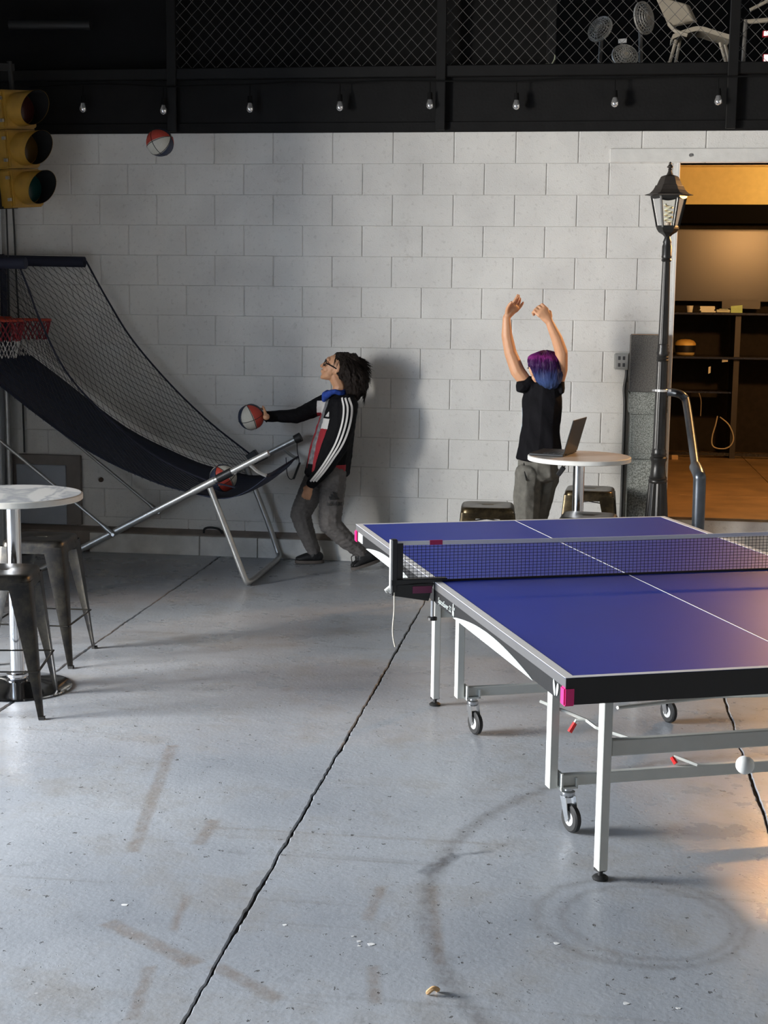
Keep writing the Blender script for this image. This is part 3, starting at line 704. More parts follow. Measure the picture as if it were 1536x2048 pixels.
M_HN = mat('hoop_net_white', (.52, .50, .48), .8); M_HNR = mat('hoop_net_red', (.24, .02, .03), .8)
for cy in (-.34, -.80):
    c = V((-3.72, cy, 1.625)); r = .135
    rim = MB().tube([c + V((r*math.cos(2*pi*k/28), r*math.sin(2*pi*k/28), 0)) for k in range(29)], .0085, 8, False).tube([c + V((-r, 0, 0)), c + V((-.25, 0, 0))], .02, 8).build('rim', M_RIM, hg, smooth=True)
    for nm, mt_, t0, t1, th in (('rim_net_upper', M_HNR, 0, .55, .0042), ('rim_net_lower', M_HN, .55, 1, .0034)):
        nb = MB()
        for k in range(12):
            for sg in (-1, 1):
                pts = []
                for j in range(9):
                    t = t0 + (t1-t0)*j/8; zig = sg*.5*abs(((t*4) % 2)-1)
                    an = 2*pi*(k + zig)/12; rr = r*(1-.42*t)
                    pts.append(c + V((rr*math.cos(an), rr*math.sin(an), -.24*t)))
                nb.tube(pts, th, 4, False)
        o = nb.build(nm, mt_, rim, fix=False); o['kind'] = 'stuff'
# steel frame
for nm, Y, x1, z1 in (('n', YN, -1.913, .843), ('f', YF, -1.94, .835)):
    x0_ = -3.46; z0_ = .025
    MB().cyl((x0_, Y, z0_), (x1, Y, z1), .0205, .0205, 14).build('side_rail', M_TUBE, hg, smooth=True)
    d = V((x1-x0_, 0, z1-z0_)).normalized()
    q = V((-2.28, Y, 0)); q.z = z0_ + (q.x-x0_)*(z1-z0_)/(x1-x0_)
    MB().cyl(q - d*.13, q + d*.03, .0245, .0245, 14).build('rail_joiner', M_TUBE, hg, smooth=True)
    MB().cyl(q + d*.05, q + d*.15, .027, .027, 12).build('rail_clamp', M_PLBLK, hg, smooth=True)
    MB().tube([(-3.46, Y, .03), (-3.5, Y, .023), (-4.0, Y, .023)], .0205, 12).build('floor_tube', M_TUBE, hg, smooth=True)
    b0 = V((-2.902, Y-.028, .306)); b1 = V((-4.0, Y-.022, 1.165))
    db = (b1-b0).normalized()
    MB().tube([b0-db*.01, b0+db*.06, b0+db*.10, b1], [.016, .016, .0105, .0105], 10).build('brace', M_TUBE, hg, smooth=True)
    MB().cyl(b0 + V((0, -.018, 0)), b0 + V((0, .03, 0)), .010, .010, 10).build('brace_bolt', M_ZINC, hg)
    # curved arm that carries the front hem of the ramp
    MB().tube(smooth_path([q + d*.17 + Z1*(-.02), q + d*.26 + Z1*.0, V((q.x+.30, Y, q.z+.075)), V((-1.925, Y, .70))], 5), .011, 8).build('hem_arm', M_TUBE, hg, smooth=True)
# front stand: one bent tube, legs and floor bar
qn = .617
MB().tube(smooth_path([(-2.284, YN, qn), (-2.16, YN, .30), (-2.065, YN, .055), (-2.045, YN+.02, .024), (-2.04, YN+.10, .021)], 5) + smooth_path([(-2.04, YF-.12, .021), (-2.05, YF-.03, .026), (-2.07, YF, .07), (-2.14, YF, .27), (-2.284, YF, .63)], 5), .0195, 12).build('front_stand', M_TUBE, hg, smooth=True)
MB().tube([(-1.926, YN+.0, .695), (-1.926, YF, .715)], .007, 8).build('hem_rod', M_NAVY2, hg)
MB().cyl((-1.945, YF, .832), (-1.905, YF, .853), .031, .033, 14).build('end_cap', M_RUBBER, hg, smooth=True)
MB().obox(aty(505, 911, YF-.01), (.03, 0, .022), (0, .03, 0), (-.014, 0, .02)).build('sensor_box', M_PLBLK, hg, bevel=.004)
MB().tube(smooth_path([aty(594, 886, YF), aty(595, 905, YF), aty(598, 918, YF), aty(597, 935, YF), aty(585, 958, YF), aty(575, 950, YF), aty(572, 915, YF)], 4), .003, 5).build('sensor_cable', M_PLBLK, hg)
MB().beam(aty(600, 925, YF-.02), aty(587, 958, YF-.02), .03, .012).build('cable_tab', M_PLBLK, hg, bevel=.003)

# ------------------------------------------------------------------ small basketballs
M_BR = mat('ball_red', (.46, .055, .035), .5, bump=.3, bscale=250, var=.06); M_BWH = mat('ball_white_panel', (.56, .54, .47), .5, bump=.3, bscale=250, var=.04); M_BNV = mat('ball_navy', (.025, .035, .07), .5, bump=.3, bscale=250)
def basketball(c, r, rot, label):
    c = V(c); t = thing('mini_basketball', label, 'basketball', tuple(c), 0, 'small coloured basketballs', local=True); t.rotation_euler = rot
    bm = bmesh.new(); bmesh.ops.create_uvsphere(bm, u_segments=32, v_segments=18, radius=r)
    me = bpy.data.meshes.new('cover'); bm.to_mesh(me); bm.free()
    cov = link('cover', me, t, [M_BR, M_BWH, M_BNV])
    for p in me.polygons:
        a = math.atan2(p.center.y, p.center.x) % (2*pi); p.material_index = int(a/(2*pi)*6 + .0001) % 3; p.use_smooth = True
    sm_ = MB()
    for k in range(3):
        a = k*pi/3
        sm_.tube([V((math.cos(a)*math.cos(q), math.sin(a)*math.cos(q), math.sin(q)))*r for q in [2*pi*i/40 for i in range(41)]], .0022, 5, False)
    sm_.tube([V((math.cos(q), math.sin(q), 0))*r for q in [2*pi*i/40 for i in range(41)]], .0022, 5, False)
    sm_.build('seam', M_PLBLK, t); return t
BALLC = aty(502, 834, -.40)
basketball(BALLC, .086, (0.35, .25+pi, 3.0), 'small red, white and navy basketball held out by the person in the striped jacket')
basketball(aty(320, 285, -.55), .088, (.9, .9, .7), 'small red, white and navy basketball flying in the air near the traffic signal')
basketball((-2.255, -.86, .652), .088, (.3, .5, 4.6), 'small basketball lying low in the navy ramp of the hoop game')

# ================================================================== STREET LAMP
M_LAMP = mat('lamp_black', (.020, .019, .018), .36, .3, var=.15, scale=20)
M_LROOF = mat('lamp_roof', (.040, .033, .028), .5, .3, var=.2, scale=20)
def thin_glass():
    m, nt, b = nodemat('thin_glass'); N = nt.nodes; L = nt.links
    tr = N.new('ShaderNodeBsdfTransparent'); tr.inputs[0].default_value = (.95, .95, .92, 1); gl = N.new('ShaderNodeBsdfGlossy'); gl.inputs['Roughness'].default_value = .08
    mx = N.new('ShaderNodeMixShader'); fr = N.new('ShaderNodeFresnel'); fr.inputs[0].default_value = 1.5
    L.new(fr.outputs[0], mx.inputs[0]); L.new(tr.outputs[0], mx.inputs[1]); L.new(gl.outputs[0], mx.inputs[2]); L.new(mx.outputs[0], N['Material Output'].inputs[0]); return m
M_GLASS = thin_glass()
sl = thing('street_lamp', 'black street lamp with a six sided glass lantern beside the doorway', 'street lamp', (.478, -.5, 0), local=True)
def flute(prof, n=20, amp=.0, seg=80):
    return MB().loops([[V(((r*(1+a*math.cos(n*2*pi*k/seg)))*math.cos(2*pi*k/seg), (r*(1+a*math.cos(n*2*pi*k/seg)))*math.sin(2*pi*k/seg), z)) for k in range(seg)] for r, z, a in prof])
flute([(.125, 0, 0), (.125, .03, 0), (.115, .04, 0), (.110, .06, 0), (.098, .07, .04), (.072, .40, .05), (.058, .60, .05), (.054, .66, .05)], 16).build('fluted_base', M_LAMP, sl, smooth=True)
MB().lathe([(.055, .655), (.060, .663), (.060, .672), (.055, .680), (.058, .688), (.050, .70), (.044, .76), (.046, .79), (.052, .80), (.054, .815), (.046, .825), (.050, .838), (.044, .85), (.046, .86), (.040, .875)], seg=32).build('base_collar', M_LAMP, sl, smooth=True)
flute([(.040, .87, .03), (.037, 1.15, .03), (.033, 1.42, .03)], 10).build('lower_pole', M_LAMP, sl, smooth=True)
MB().lathe([(.034, 1.42), (.038, 1.428), (.034, 1.436), (.038, 1.446), (.034, 1.455), (.040, 1.472), (.034, 1.49), (.036, 1.50), (.032, 1.51), (.035, 1.52), (.031, 1.53)], seg=32).build('middle_collar', M_LAMP, sl, smooth=True)
flute([(.031, 1.53, .03), (.027, 1.80, .03), (.0235, 2.04, .03)], 10).build('upper_pole', M_LAMP, sl, smooth=True)
MB().lathe([(.026, 2.035), (.032, 2.045), (.028, 2.055), (.032, 2.065), (.030, 2.075), (.030, 2.13), (.024, 2.145), (.027, 2.155), (.018, 2.18), (.016, 2.20)], seg=32).build('top_collar', M_LAMP, sl, smooth=True)
MB().lathe([(.016, 2.185), (.030, 2.20), (.055, 2.215), (.068, 2.235), (.070, 2.248), (.060, 2.25)], seg=6).build('lantern_cup', M_LAMP, sl)
RB, RT, ZB, ZTt = .066, .106, 2.245, 2.432
off6 = 0
def hexp(r, z, k): return V((r*math.cos(off6+k*pi/3), r*math.sin(off6+k*pi/3), z))
cage = MB()
for k in range(6):
    cage.beam(hexp(RB, ZB, k), hexp(RT, ZTt, k), .011, .011)
    cage.beam(hexp(RB, ZB+.004, k), hexp(RB, ZB+.004, k+1), .008, .010); cage.beam(hexp(RT, ZTt-.004, k), hexp(RT, ZTt-.004, k+1), .008, .012)
lc = cage.build('lantern_cage', M_LAMP, sl)
for k in range(6):
    a, b_, c_, d_ = hexp(RB-.002, ZB, k), hexp(RB-.002, ZB, k+1), hexp(RT-.002, ZTt, k+1), hexp(RT-.002, ZTt, k)
    MB().add([a, b_, c_, d_], [(0, 1, 2, 3)]).build('glass_pane', M_GLASS, lc)
# scalloped lower fringe, bell roof, finial
sc = MB()
for k in range(6):
    a, b_ = hexp(RT+.006, ZTt, k), hexp(RT+.006, ZTt, k+1)
    top = [a+(b_-a)*t/8 for t in range(9)]; bot = [p - Z1*(.006+.012*math.sin(pi*t/8)) for t, p in enumerate(top)]
    n_ = (a+b_-Z1*2*ZTt).normalized(); sc.loops([top + bot[::-1], [p - V((n_.x, n_.y, 0))*.003 for p in top + bot[::-1]]])
sc.build('fringe', M_LAMP, sl)
MB().lathe([(.146, 2.438), (.148, 2.441), (.118, 2.450), (.098, 2.470), (.086, 2.492), (.084, 2.498), (.076, 2.50), (.066, 2.525), (.054, 2.548), (.048, 2.553), (.020, 2.562), (.014, 2.575), (.009, 2.592)], seg=6).build('lantern_roof', M_LROOF, sl)
MB().lathe([(.010, 2.588), (.013, 2.592), (.008, 2.600), (.019, 2.606), (.019, 2.610), (.010, 2.620), (.008, 2.627), (.009, 2.631), (.002, 2.640)], seg=16).build('finial', M_LROOF, sl, smooth=True)
bulb = MB().tube([V((.022*math.cos(t), .022*math.sin(t), 2.278 + .011*t/1.0*.42)) for t in [k*.35 for k in range(66)]], .0065, 8).build('spiral_bulb', mat('bulb_glass_white', (.66, .66, .52), .4), sl, smooth=True)
MB().lathe([(.014, 2.245), (.018, 2.25), (.018, 2.272), (.012, 2.276)], seg=16).build('bulb_socket', mat('bulb_socket', (.60, .50, .42), .4), bulb, smooth=True)
MB().lathe([(.0385, 1.232), (.041, 1.234), (.041, 1.246), (.0385, 1.248)], seg=20).obox((-.045, -.012, 1.24), (.012, 0, 0), (0, .005, 0), (0, 0, .006)).obox((.05, -.012, 1.241), (.010, 0, 0), (0, .006, 0), (0, 0, .007)).build('hose_clamp', mat('clamp_bright', (.75, .74, .72), .25, .6), sl)

# ------------------------------------------------------------------ speckled stone pedestal beside the opening
def granite(name, a, b2):
    m, nt, b = nodemat(name); N = nt.nodes; L = nt.links
    tc = N.new('ShaderNodeTexCoord'); n = N.new('ShaderNodeTexNoise'); n.inputs['Scale'].default_value = 150; n.inputs['Detail'].default_value = 3; L.new(tc.outputs['Object'], n.inputs['Vector'])
    r = N.new('ShaderNodeValToRGB'); r.color_ramp.elements[0].position = .40; r.color_ramp.elements[1].position = .62; r.color_ramp.elements[0].color = a + (1,); r.color_ramp.elements[1].color = b2 + (1,)
    L.new(n.outputs['Fac'], r.inputs[0]); L.new(r.outputs[0], b.inputs['Base Color']); b.inputs['Roughness'].default_value = .75
    bp = N.new('ShaderNodeBump'); bp.inputs['Strength'].default_value = .4; bp.inputs['Distance'].default_value = .004; L.new(n.outputs['Fac'], bp.inputs['Height']); L.new(bp.outputs[0], b.inputs['Normal']); return m
M_GR1 = granite('granite_grey', (.10, .105, .09), (.30, .31, .28)); M_GR2 = granite('granite_brown', (.075, .068, .06), (.135, .125, .11))
sp = thing('stone_pedestal', 'speckled grey stone pedestal between the wall socket and the doorway', 'pedestal', (.4, -.16, 0))
MB().box((.287, -.30, 1.215), (.508, -.02, 1.58)).build('upper_block', M_GR2, sp, bevel=.006, seg=2)
MB().box((.286, -.325, 1.075), (.532, -.02, 1.215)).build('cap', M_GR1, sp, bevel=.010, seg=2)
MB().box((.30, -.30, .78), (.515, -.02, 1.075)).build('shaft', M_GR1, sp, bevel=.006)
MB().box((.322, -.306, .82), (.493, -.298, 1.05)).build('shaft_panel', M_GR1, sp, bevel=.003)
MB().box((.296, -.33, 0), (.52, -.02, .78)).build('plinth', M_GR1, sp, bevel=.010, seg=2)
# ------------------------------------------------------------------ handrail of the ramp
hr = thing('handrail', 'dark steel pipe handrail running down from the doorway', 'handrail', tuple(V((.80, -1.35, 0))))
M_RAIL = mat('rail_steel', (.075, .085, .10), .30, .6, var=.12)
hA = [aty(1322, 783, -.33), aty(1352, 786, -.36), aty(1366, 793, -.40), aty(1374, 812, -.46), aty(1392, 938, -1.25)]
MB().tube(smooth_path(hA, 5), .026, 14).build('top_rail', M_RAIL, hr, smooth=True)
e0 = aty(1391, 934, -1.24); e1 = aty(1398, 955, -1.36)
MB().tube(smooth_path([e0, e1 + V((0, 0, .012)), e1 + V((.004, -.01, -.05)), V((e1.x+.006, e1.y-.01, .35)), V((e1.x+.006, e1.y-.01, 0))], 6), .036, 16).build('end_post', M_RAIL, hr, smooth=True)
MB().lathe([(.07, 0), (.07, .008), (.04, .012)], (e1.x+.006, e1.y-.01, 0), 20).build('floor_flange', M_RAIL, hr, smooth=True)

# ------------------------------------------------------------------ wall socket box and conduit
ob = thing('outlet_box', 'pale metal outlet box on the wall with a conduit running down', 'outlet', (.238, -.02, 1.4))
MB().box((.189, -.045, 1.345), (.287, .0, 1.452)).build('box', mat('outlet_grey', (.46, .46, .43), .45), ob, bevel=.006, seg=2)
fp = MB().box((.196, -.049, 1.352), (.280, -.044, 1.445)).build('face_plate', mat('plate_grey', (.50, .50, .47), .4), ob, bevel=.002)
for zz in (1.376, 1.421):
    for xx in (.222, .252): MB().box((xx-.008, -.0505, zz-.012), (xx+.008, -.0485, zz+.012)).build('socket', mat('socket_dark', (.10, .10, .10), .5), fp)
MB().tube(smooth_path([(.272, -.025, 1.35), (.272, -.025, 1.30), (.262, -.02, 1.22), (.268, -.02, 1.12), (.270, -.02, .95), (.270, -.02, .40), (.268, -.03, .18)], 5), .011, 8).build('conduit', mat('conduit_dark', (.06, .06, .06), .5, .3), ob, smooth=True)

# ================================================================== TRAFFIC SIGNAL
M_SIG = mat('signal_yellow', (.42, .235, .035), .45, var=.15, scale=12); M_SIGB = mat('signal_black', (.010, .010, .010), .6)
tn = V((.835, -.55, 0)).normalized()
tl_o = aty(46, 298, -.40) 
sg_ = thing('traffic_signal', 'yellow three lamp traffic signal hanging by the corner column', 'traffic signal', tuple(tl_o), local=True)
Rm = Matrix((V((-tn.y, tn.x, 0)), tn*-1, Z1)).transposed()   # local x right, y into housing, z up
Rt = Matrix.Rotation(-.085, 3, V((0, 1, 0)))
sg_.rotation_euler = (Rm @ Rt).to_euler()
lens = [('red', (.05, .008, .006)), ('amber', (.07, .035, .004)), ('green', (.0, .035, .03))]
for i in range(3):
    z = .252*(1-i)
    h = MB().box((-.125, .0, z-.124), (.125, .13, z+.124)).build('lamp_housing', M_SIG, sg_, bevel=.012, seg=2)
    MB().box((-.118, -.014, z-.117), (.118, .004, z+.117)).build('lamp_door', M_SIG, h, bevel=.008, seg=2)
    MB().loops([[V((.098*math.cos(t), -.015-.012*(1), z+.098*math.sin(t))) for t in [2*pi*k/28 for k in range(28)]], [V((.05*math.cos(t), -.030, z+.05*math.sin(t))) for t in [2*pi*k/28 for k in range(28)]]], True, True, True).build('lens', mat('lens_'+lens[i][0], lens[i][1], .25), h, smooth=True)
    outer, inner = MB(), MB()
    A = [2*pi*k/40 for k in range(40)]
    def ln(t): return .165 + .055*math.sin(t)
    outer.loops([[V((.109*math.cos(t), -.012, z+.109*math.sin(t))) for t in A], [V((.106*math.cos(t), -.012-ln(t), z+.106*math.sin(t))) for t in A]], True, False, False).build('visor', M_SIG, h, smooth=True)
    inner.loops([[V((.1055*math.cos(t), -.012, z+.1055*math.sin(t))) for t in A], [V((.1035*math.cos(t), -.012-ln(t)+.0005, z+.1035*math.sin(t))) for t in A]], True, False, False).build('visor_lining', M_SIGB, h, smooth=True)
    for zz in (-.07, .07): MB().box((-.137, .0, z+zz-.010), (-.124, .03, z+zz+.010)).build('hinge', M_ZINC, h)
MB().box((-.16, .12, -.38), (.0, .15, .37)).build('back_plate', M_SIGB, sg_)
MB().cyl((0, .06, .37), (0, .06, .56), .018, .018, 10).build('hanger', M_SIGB, sg_)
MB().box((-.35, .05, .50), (.03, .08, .545)).build('hanger_bracket', M_SIGB, sg_)
# corner column with cables
cl_ = thing('steel_column', 'pale steel column in the corner behind the traffic signal', 'column', (-4.12, -.1, 0))
MB().box((-4.26, -.16, 0), (-4.03, -.04, 3.26)).build('shaft', mat('pale_column_paint', (.60, .63, .66), .5, bump=.1), cl_, bevel=.006)
MB().box((-4.28, -.19, 0), (-4.025, -.01, .02)).build('base_plate', M_TUBE2, cl_)
for nm, pts in (('signal_cable', [(12, 405), (14, 480), (16, 540), (19, 640), (22, 740)]), ('power_cord', [(27, 415), (29, 480), (33, 560), (36, 620), (42, 720), (48, 860), (50, 905)])):
    cb = MB().tube(smooth_path([aty(x+R.uniform(-1, 1), y, -.172 if nm[0] == 's' else -.03) for x, y in pts], 6), .0065 if nm[0] == 'p' else .0055, 6).build(nm, M_PLBLK, None)
    tag(cb, 'thin black cable hanging straight down below the traffic signal' if nm[0] == 's' else 'thicker wavy black cord running from the signal down behind the hoop game', 'cable')

# ------------------------------------------------------------------ pale panel leaning at the wall, small bits on the ledge
pn = thing('wall_panel', 'pale blue grey access panel in a brown frame behind the marble table', 'panel', (-3.75, -.03, .18))
MB().box((-4.0, -.035, .18), (-3.50, -.004, .675)).build('panel_frame', mat('frame_taupe', (.20, .175, .16), .7), pn, bevel=.004)
MB().box((-3.97, -.045, .18), (-3.605, -.03, .605)).build('panel_sheet', mat('panel_blue_grey', (.34, .37, .42), .5, var=.04), pn, bevel=.004)
tag(MB().tube(smooth_path([(-2.606, -.045, .155), (-2.60, -.045, .185), (-2.56, -.045, .196), (-2.50, -.045, .188), (-2.478, -.045, .165), (-2.476, -.045, .155)], 5), .008, 8).build('pull_handle', M_PLBLK, None, smooth=True), 'small black bow handle lying on the wall ledge', 'handle')
pl = MB().tube(smooth_path([(0, 0, .004), (.02, .004, .022), (.035, .012, .016), (.03, .03, .005)], 4), [.004]+[.008]*11+[.004], 6)
o = pl.build('dry_peel', mat('peel_tan', (.55, .34, .16), .7), None, smooth=True); o.location = atz(853, 1990, 0); o.scale = (.8, .8, .8); tag(o, 'tan curl of dried peel on the floor', 'litter')
for x, y, r in ((742, 1889, .010), (718, 1883, .006), (718, 1892, .005), (705, 1873, .004), (570, 1850, .006), (250, 1810, .009), (1113, 1887, .008), (1252, 2007, .008), (1357, 2017, .006)):
    c = atz(x, y, 0); mbp = MB().loops([[c + V((r*(1+.25*math.sin(3*t+x))*math.cos(t), r*.8*(1+.2*math.cos(2*t+y))*math.sin(t), z)) for t in [2*pi*k/14 for k in range(14)]] for z in (.0003, .0011)])
    tag(mbp.build('paint_drop', mat('paint_drop_white', (.72, .73, .73), .5), None), 'white paint drop dried on the grey floor', 'paint drop', 'white paint drops on the floor')

# ================================================================== STRING LIGHTS
st = thing('string_lights', 'string of clear hanging bulbs along the black fascia', 'string lights', tuple(aty(768, 160, -.11)))
bpx = [(166, 212), (327, 216), (500, 212), (680, 209), (860, 205), (1033, 206), (1230, 201), (1437, 197)]
cab = []
for i, (x, y) in enumerate(bpx):
    cab.append(aty(x, y-43, -.105))
    if i < 7: cab.append(aty((x+bpx[i+1][0])/2, (y+bpx[i+1][1])/2-45+2*math.sin(i*2), -.105))
cab = [aty(60, 175, -.105)] + cab + [aty(1560, 150, -.105)]
MB().tube(smooth_path(cab, 4), .0055, 6).build('cable', mat('socket_rubber', (.006, .006, .006), .8, spec=.1), st, smooth=True)
for x, y in bpx:
    a = aty(x, y-43, -.105); b_ = aty(x, y-20, -.105); c_ = aty(x, y-6, -.105)
    so = MB().tube([a, b_], .004, 6).tube([b_+Z1*.0, c_], [.015, .018], 10).build('lamp_socket', mat('socket_rubber', (.006, .006, .006), .8, spec=.1), st, smooth=True)
    c = aty(x, y, -.105)
    MB().lathe([(.012, .026), (.015, .016), (.021, .0), (.025, -.014), (.024, -.027), (.016, -.039), (.003, -.044)], c, 16).build('bulb', MATS.get('bulbglass') or mat('bulbglass', (.85, .85, .85), .04, trans=.0, spec=1.0, metal=.85, var=.0), so, smooth=True)

# ================================================================== CHAIN LINK FENCE OF THE MEZZANINE
fc = thing('chain_link_fence', 'black chain link fence on steel posts above the fascia', 'fence', (-1, 0, 3.3))
M_WIRE = mat('fence_wire', (.20, .195, .185), .45, .3)
PX = [aty(343, 140, -.06).x, aty(882, 140, -.06).x, aty(1466, 140, -.06).x]
for x in PX: MB().box((x-.032, -.075, ZT+.005), (x+.032, -.045, 4.6)).build('post', M_STEELBLK, fc, bevel=.004)
def chain(xa, xb, z0, z1, Y):
    cb = MB(); w_, h_ = .041, .043; x = xa
    while x < xb:
        for sg in (0,):
            pts = []; k = 0; z = z0
            while z < z1:
                pts.append(V((x + (w_ if k % 2 else 0), Y + (.004 if k % 2 else -.004), z))); z += h_; k += 1
            cb.tube(pts, .0021, 4, False)
            cb.tube([V((2*x + w_*0 - p.x + 0, p.y, p.z)) if False else V((x - (w_ if i % 2 else 0), p.y+.002, p.z)) for i, p in enumerate(pts)], .0021, 4, False)
        x += 2*w_
    return cb
for xa, xb in ((PX[0]+.05, PX[1]-.03), (PX[1]+.05, PX[2]-.03), (PX[2]+.05, 2.2)):
    o = chain(xa, xb, 3.30, 4.3, -.02).build('wire_mesh', M_WIRE, fc, fix=False); o['kind'] = 'stuff'
bx_ = aty(1104, 60, .10).x
tag(MB().box((-2.86, .10, 3.29), (bx_-.03, .13, 4.6)).build('backing_board', mat('dark_board', (.0045, .0042, .004), .8, var=.2, spec=.2), None), 'dark board standing behind the chain link fence', 'board')
tag(MB().box((bx_-.03, .03, 3.29), (bx_+.03, .09, 4.6)).build('steel_mullion', M_STEELBLK, None, bevel=.004), 'black steel mullion at the end of the dark backing board', 'post')
# ------------------------------------------------------------------ things stored on the mezzanine
M_FANW = mat('fan_wire_grey', (.50, .47, .42), .5, .1); M_FANG = mat('fan_plastic', (.16, .15, .135), .5); M_BEIGE = mat('beige_plastic', (.46, .40, .31), .55)
def fan(px, py, Y, r, nrm, label):
    c = aty(px, py, Y); n = V(nrm).normalized(); a, b_ = frame(n)
    t = thing('fan_head', label, 'fan', tuple(c), 0, 'old fan heads stored behind the fence')
    cg = MB()
    for q in (.18, .36, .54, .72, .88, 1): cg.tube([c + (a*math.cos(t_)+b_*math.sin(t_))*r*q + n*r*.35*(1-q*q) for t_ in [2*pi*k/28 for k in range(29)]], .0035 if q < 1 else .008, 4, False)
    for k in range(20):
        t_ = 2*pi*k/20; e = a*math.cos(t_)+b_*math.sin(t_)
        cg.tube([c + e*r*q + n*r*.35*(1-q*q) for q in (.15, .5, .8, 1)] + [c + e*r*.8 - n*r*.22, c + e*r*.3 - n*r*.30], .0028, 4, False)
    cg.build('cage', M_FANW, t, fix=False)
    for k in range(4):
        t_ = k*pi/2+.4; e = a*math.cos(t_)+b_*math.sin(t_); f_ = n.cross(e)
        MB().prism([c+e*r*.15-f_*r*.12-n*.02, c+e*r*.85-f_*r*.25-n*.03, c+e*r*.88+f_*r*.20+n*.01, c+e*r*.15+f_*r*.12+n*.01], n*.004).build('blade', M_FANG, t)
    MB().cyl(c-n*r*.55, c+n*r*.1, r*.24, r*.2, 16).build('motor', M_FANG, t, smooth=True)
    MB().cyl(V((c.x, c.y+.02, 3.234)), c - n*r*.3, .014, .014, 8).lathe([(.06, 0), (.055, .012), (.02, .016)], (c.x, c.y+.02, 3.234), 16).build('stand', M_FANG, t)
    MB().cyl(c+n*r*.30, c+n*r*.37, r*.17, r*.15, 16).build('badge', M_BEIGE, t, smooth=True)
    return t
fan(1200, 58, .55, .088, (-.5, -.8, .35), 'grey wire fan head lying on its side, farthest from the white chair')
fan(1288, 36, .60, .105, (.75, -.6, .1), 'upright grey wire fan head beside the white plastic chair')
fan(1250, 112, .45, .085, (.2, -.85, .4), 'low grey wire fan head with an orange tag by the fence rail')
tag(MB().box((aty(1268, 130, .35).x-.012, .33, 3.234), (aty(1268, 130, .35).x+.014, .345, 3.345)).build('orange_tag', mat('orange_tag', (.62, .20, .03), .5), None), 'small orange tag standing on the fence rail', 'tag')
tag(MB().obox(aty(1245, 82, .42), (.028, 0, .002), (0, .01, 0), (0, 0, .014)).build('white_box', mat('white_card', (.55, .55, .55), .5), None, bevel=.002), 'small white carton on top of the low fan head', 'carton')
pc = thing('plastic_chair', 'beige plastic chair tipped over behind the chain link fence', 'chair', tuple(aty(1400, 100, .6)))
def curved(pts, Y0, Y1, th, nm, m_):
    top = smooth_path([aty(x, y, (Y0+Y1)/2) for x, y in pts], 4)
    MB().loops([[V((p.x, Y0, p.z)), V((p.x, Y1, p.z+.02)), V((p.x, Y1, p.z+.02-th)), V((p.x, Y0, p.z-th))] for p in top]).build(nm, m_, pc, smooth=True)
MB().prism([aty(1308, -10, .6), aty(1372, 8, .6), aty(1388, 42, .6), aty(1336, 52, .6)], V((.03, .05, .0))).build('backrest', M_BEIGE, pc, bevel=.006)
curved([(1343, 78), (1368, 68), (1395, 62), (1425, 70), (1458, 80)], .40, .75, .03, 'seat', M_BEIGE)
for x0_, y0_, x1_, y1_, Y in ((1352, 80, 1338, 130, .45), (1440, 85, 1455, 135, .45), (1360, 80, 1350, 130, .72), (1448, 82, 1462, 135, .72)):
    MB().tube([aty(x0_, y0_, Y), aty(x1_, y1_, Y)], .012, 6).build('leg', M_BEIGE, pc)
MB().tube(smooth_path([aty(1338, 48, .5), aty(1352, 62, .42), aty(1375, 70, .40)], 4), .014, 6).build('armrest', M_BEIGE, pc, smooth=True)
pf = thing('pipe_frame', 'beige pipe frame standing at the end of the mezzanine', 'frame', tuple(aty(1490, 130, .5)))
MB().tube([aty(1488, 44, .5), aty(1560, 38, .5)], .016, 8).build('top_pipe', M_BEIGE, pf, smooth=True)
MB().tube([aty(1492, 40, .5), aty(1490, 60, .48), aty(1486, 132, .48)], .014, 8).build('upright_pipe', M_FANG, pf, smooth=True)
MB().tube([aty(1500, 20, .7), aty(1530, 5, .7), aty(1560, -20, .7)], .012, 8).build('back_pipe', M_BEIGE, pf, smooth=True)
for i, (y, h) in enumerate(((68, .014), (118, .024))):
    c = aty(1534, y, .35)
    t = thing('red_lamp', ('upper' if i == 0 else 'lower') + ' glowing red and white lamp behind the mezzanine fence', 'lamp', tuple(c))
    MB().obox(c, (.028, 0, 0), (0, .02, 0), (0, 0, h+.006)).build('lamp_body', mat('lamp_red', (.45, .02, .03), .4), t, bevel=.003)
    MB().obox(c + V((0, -.021, 0)), (.022, 0, 0), (0, .002, 0), (0, 0, h)).build('lamp_face', mat('lamp_lit', (.9, .7, .7), .4, emit=(1, .72, .70, 2.2)), t)
tag(MB().ball(aty(1095, 131, -.03), .028, 12, 8, (1.2, .8, .45)).tube(smooth_path([aty(1104, 128, -.03), aty(1109, 118, -.03), aty(1110, 110, -.03)], 3), .004, 5).build('cloth_scrap', mat('pale_green_cloth', (.26, .28, .20), .8, bump=.5), None, smooth=True), 'scrap of pale green cloth caught on the fence rail', 'cloth')
MBp = MB().cyl(aty(20, 50, -.1), aty(182, 50, -.1), .035, .035, 14).build('ceiling_pipe', mat('dark_pipe', (.010, .010, .011), .5), None, smooth=True); tag(MBp, 'dark horizontal pipe high in the black corner', 'pipe')

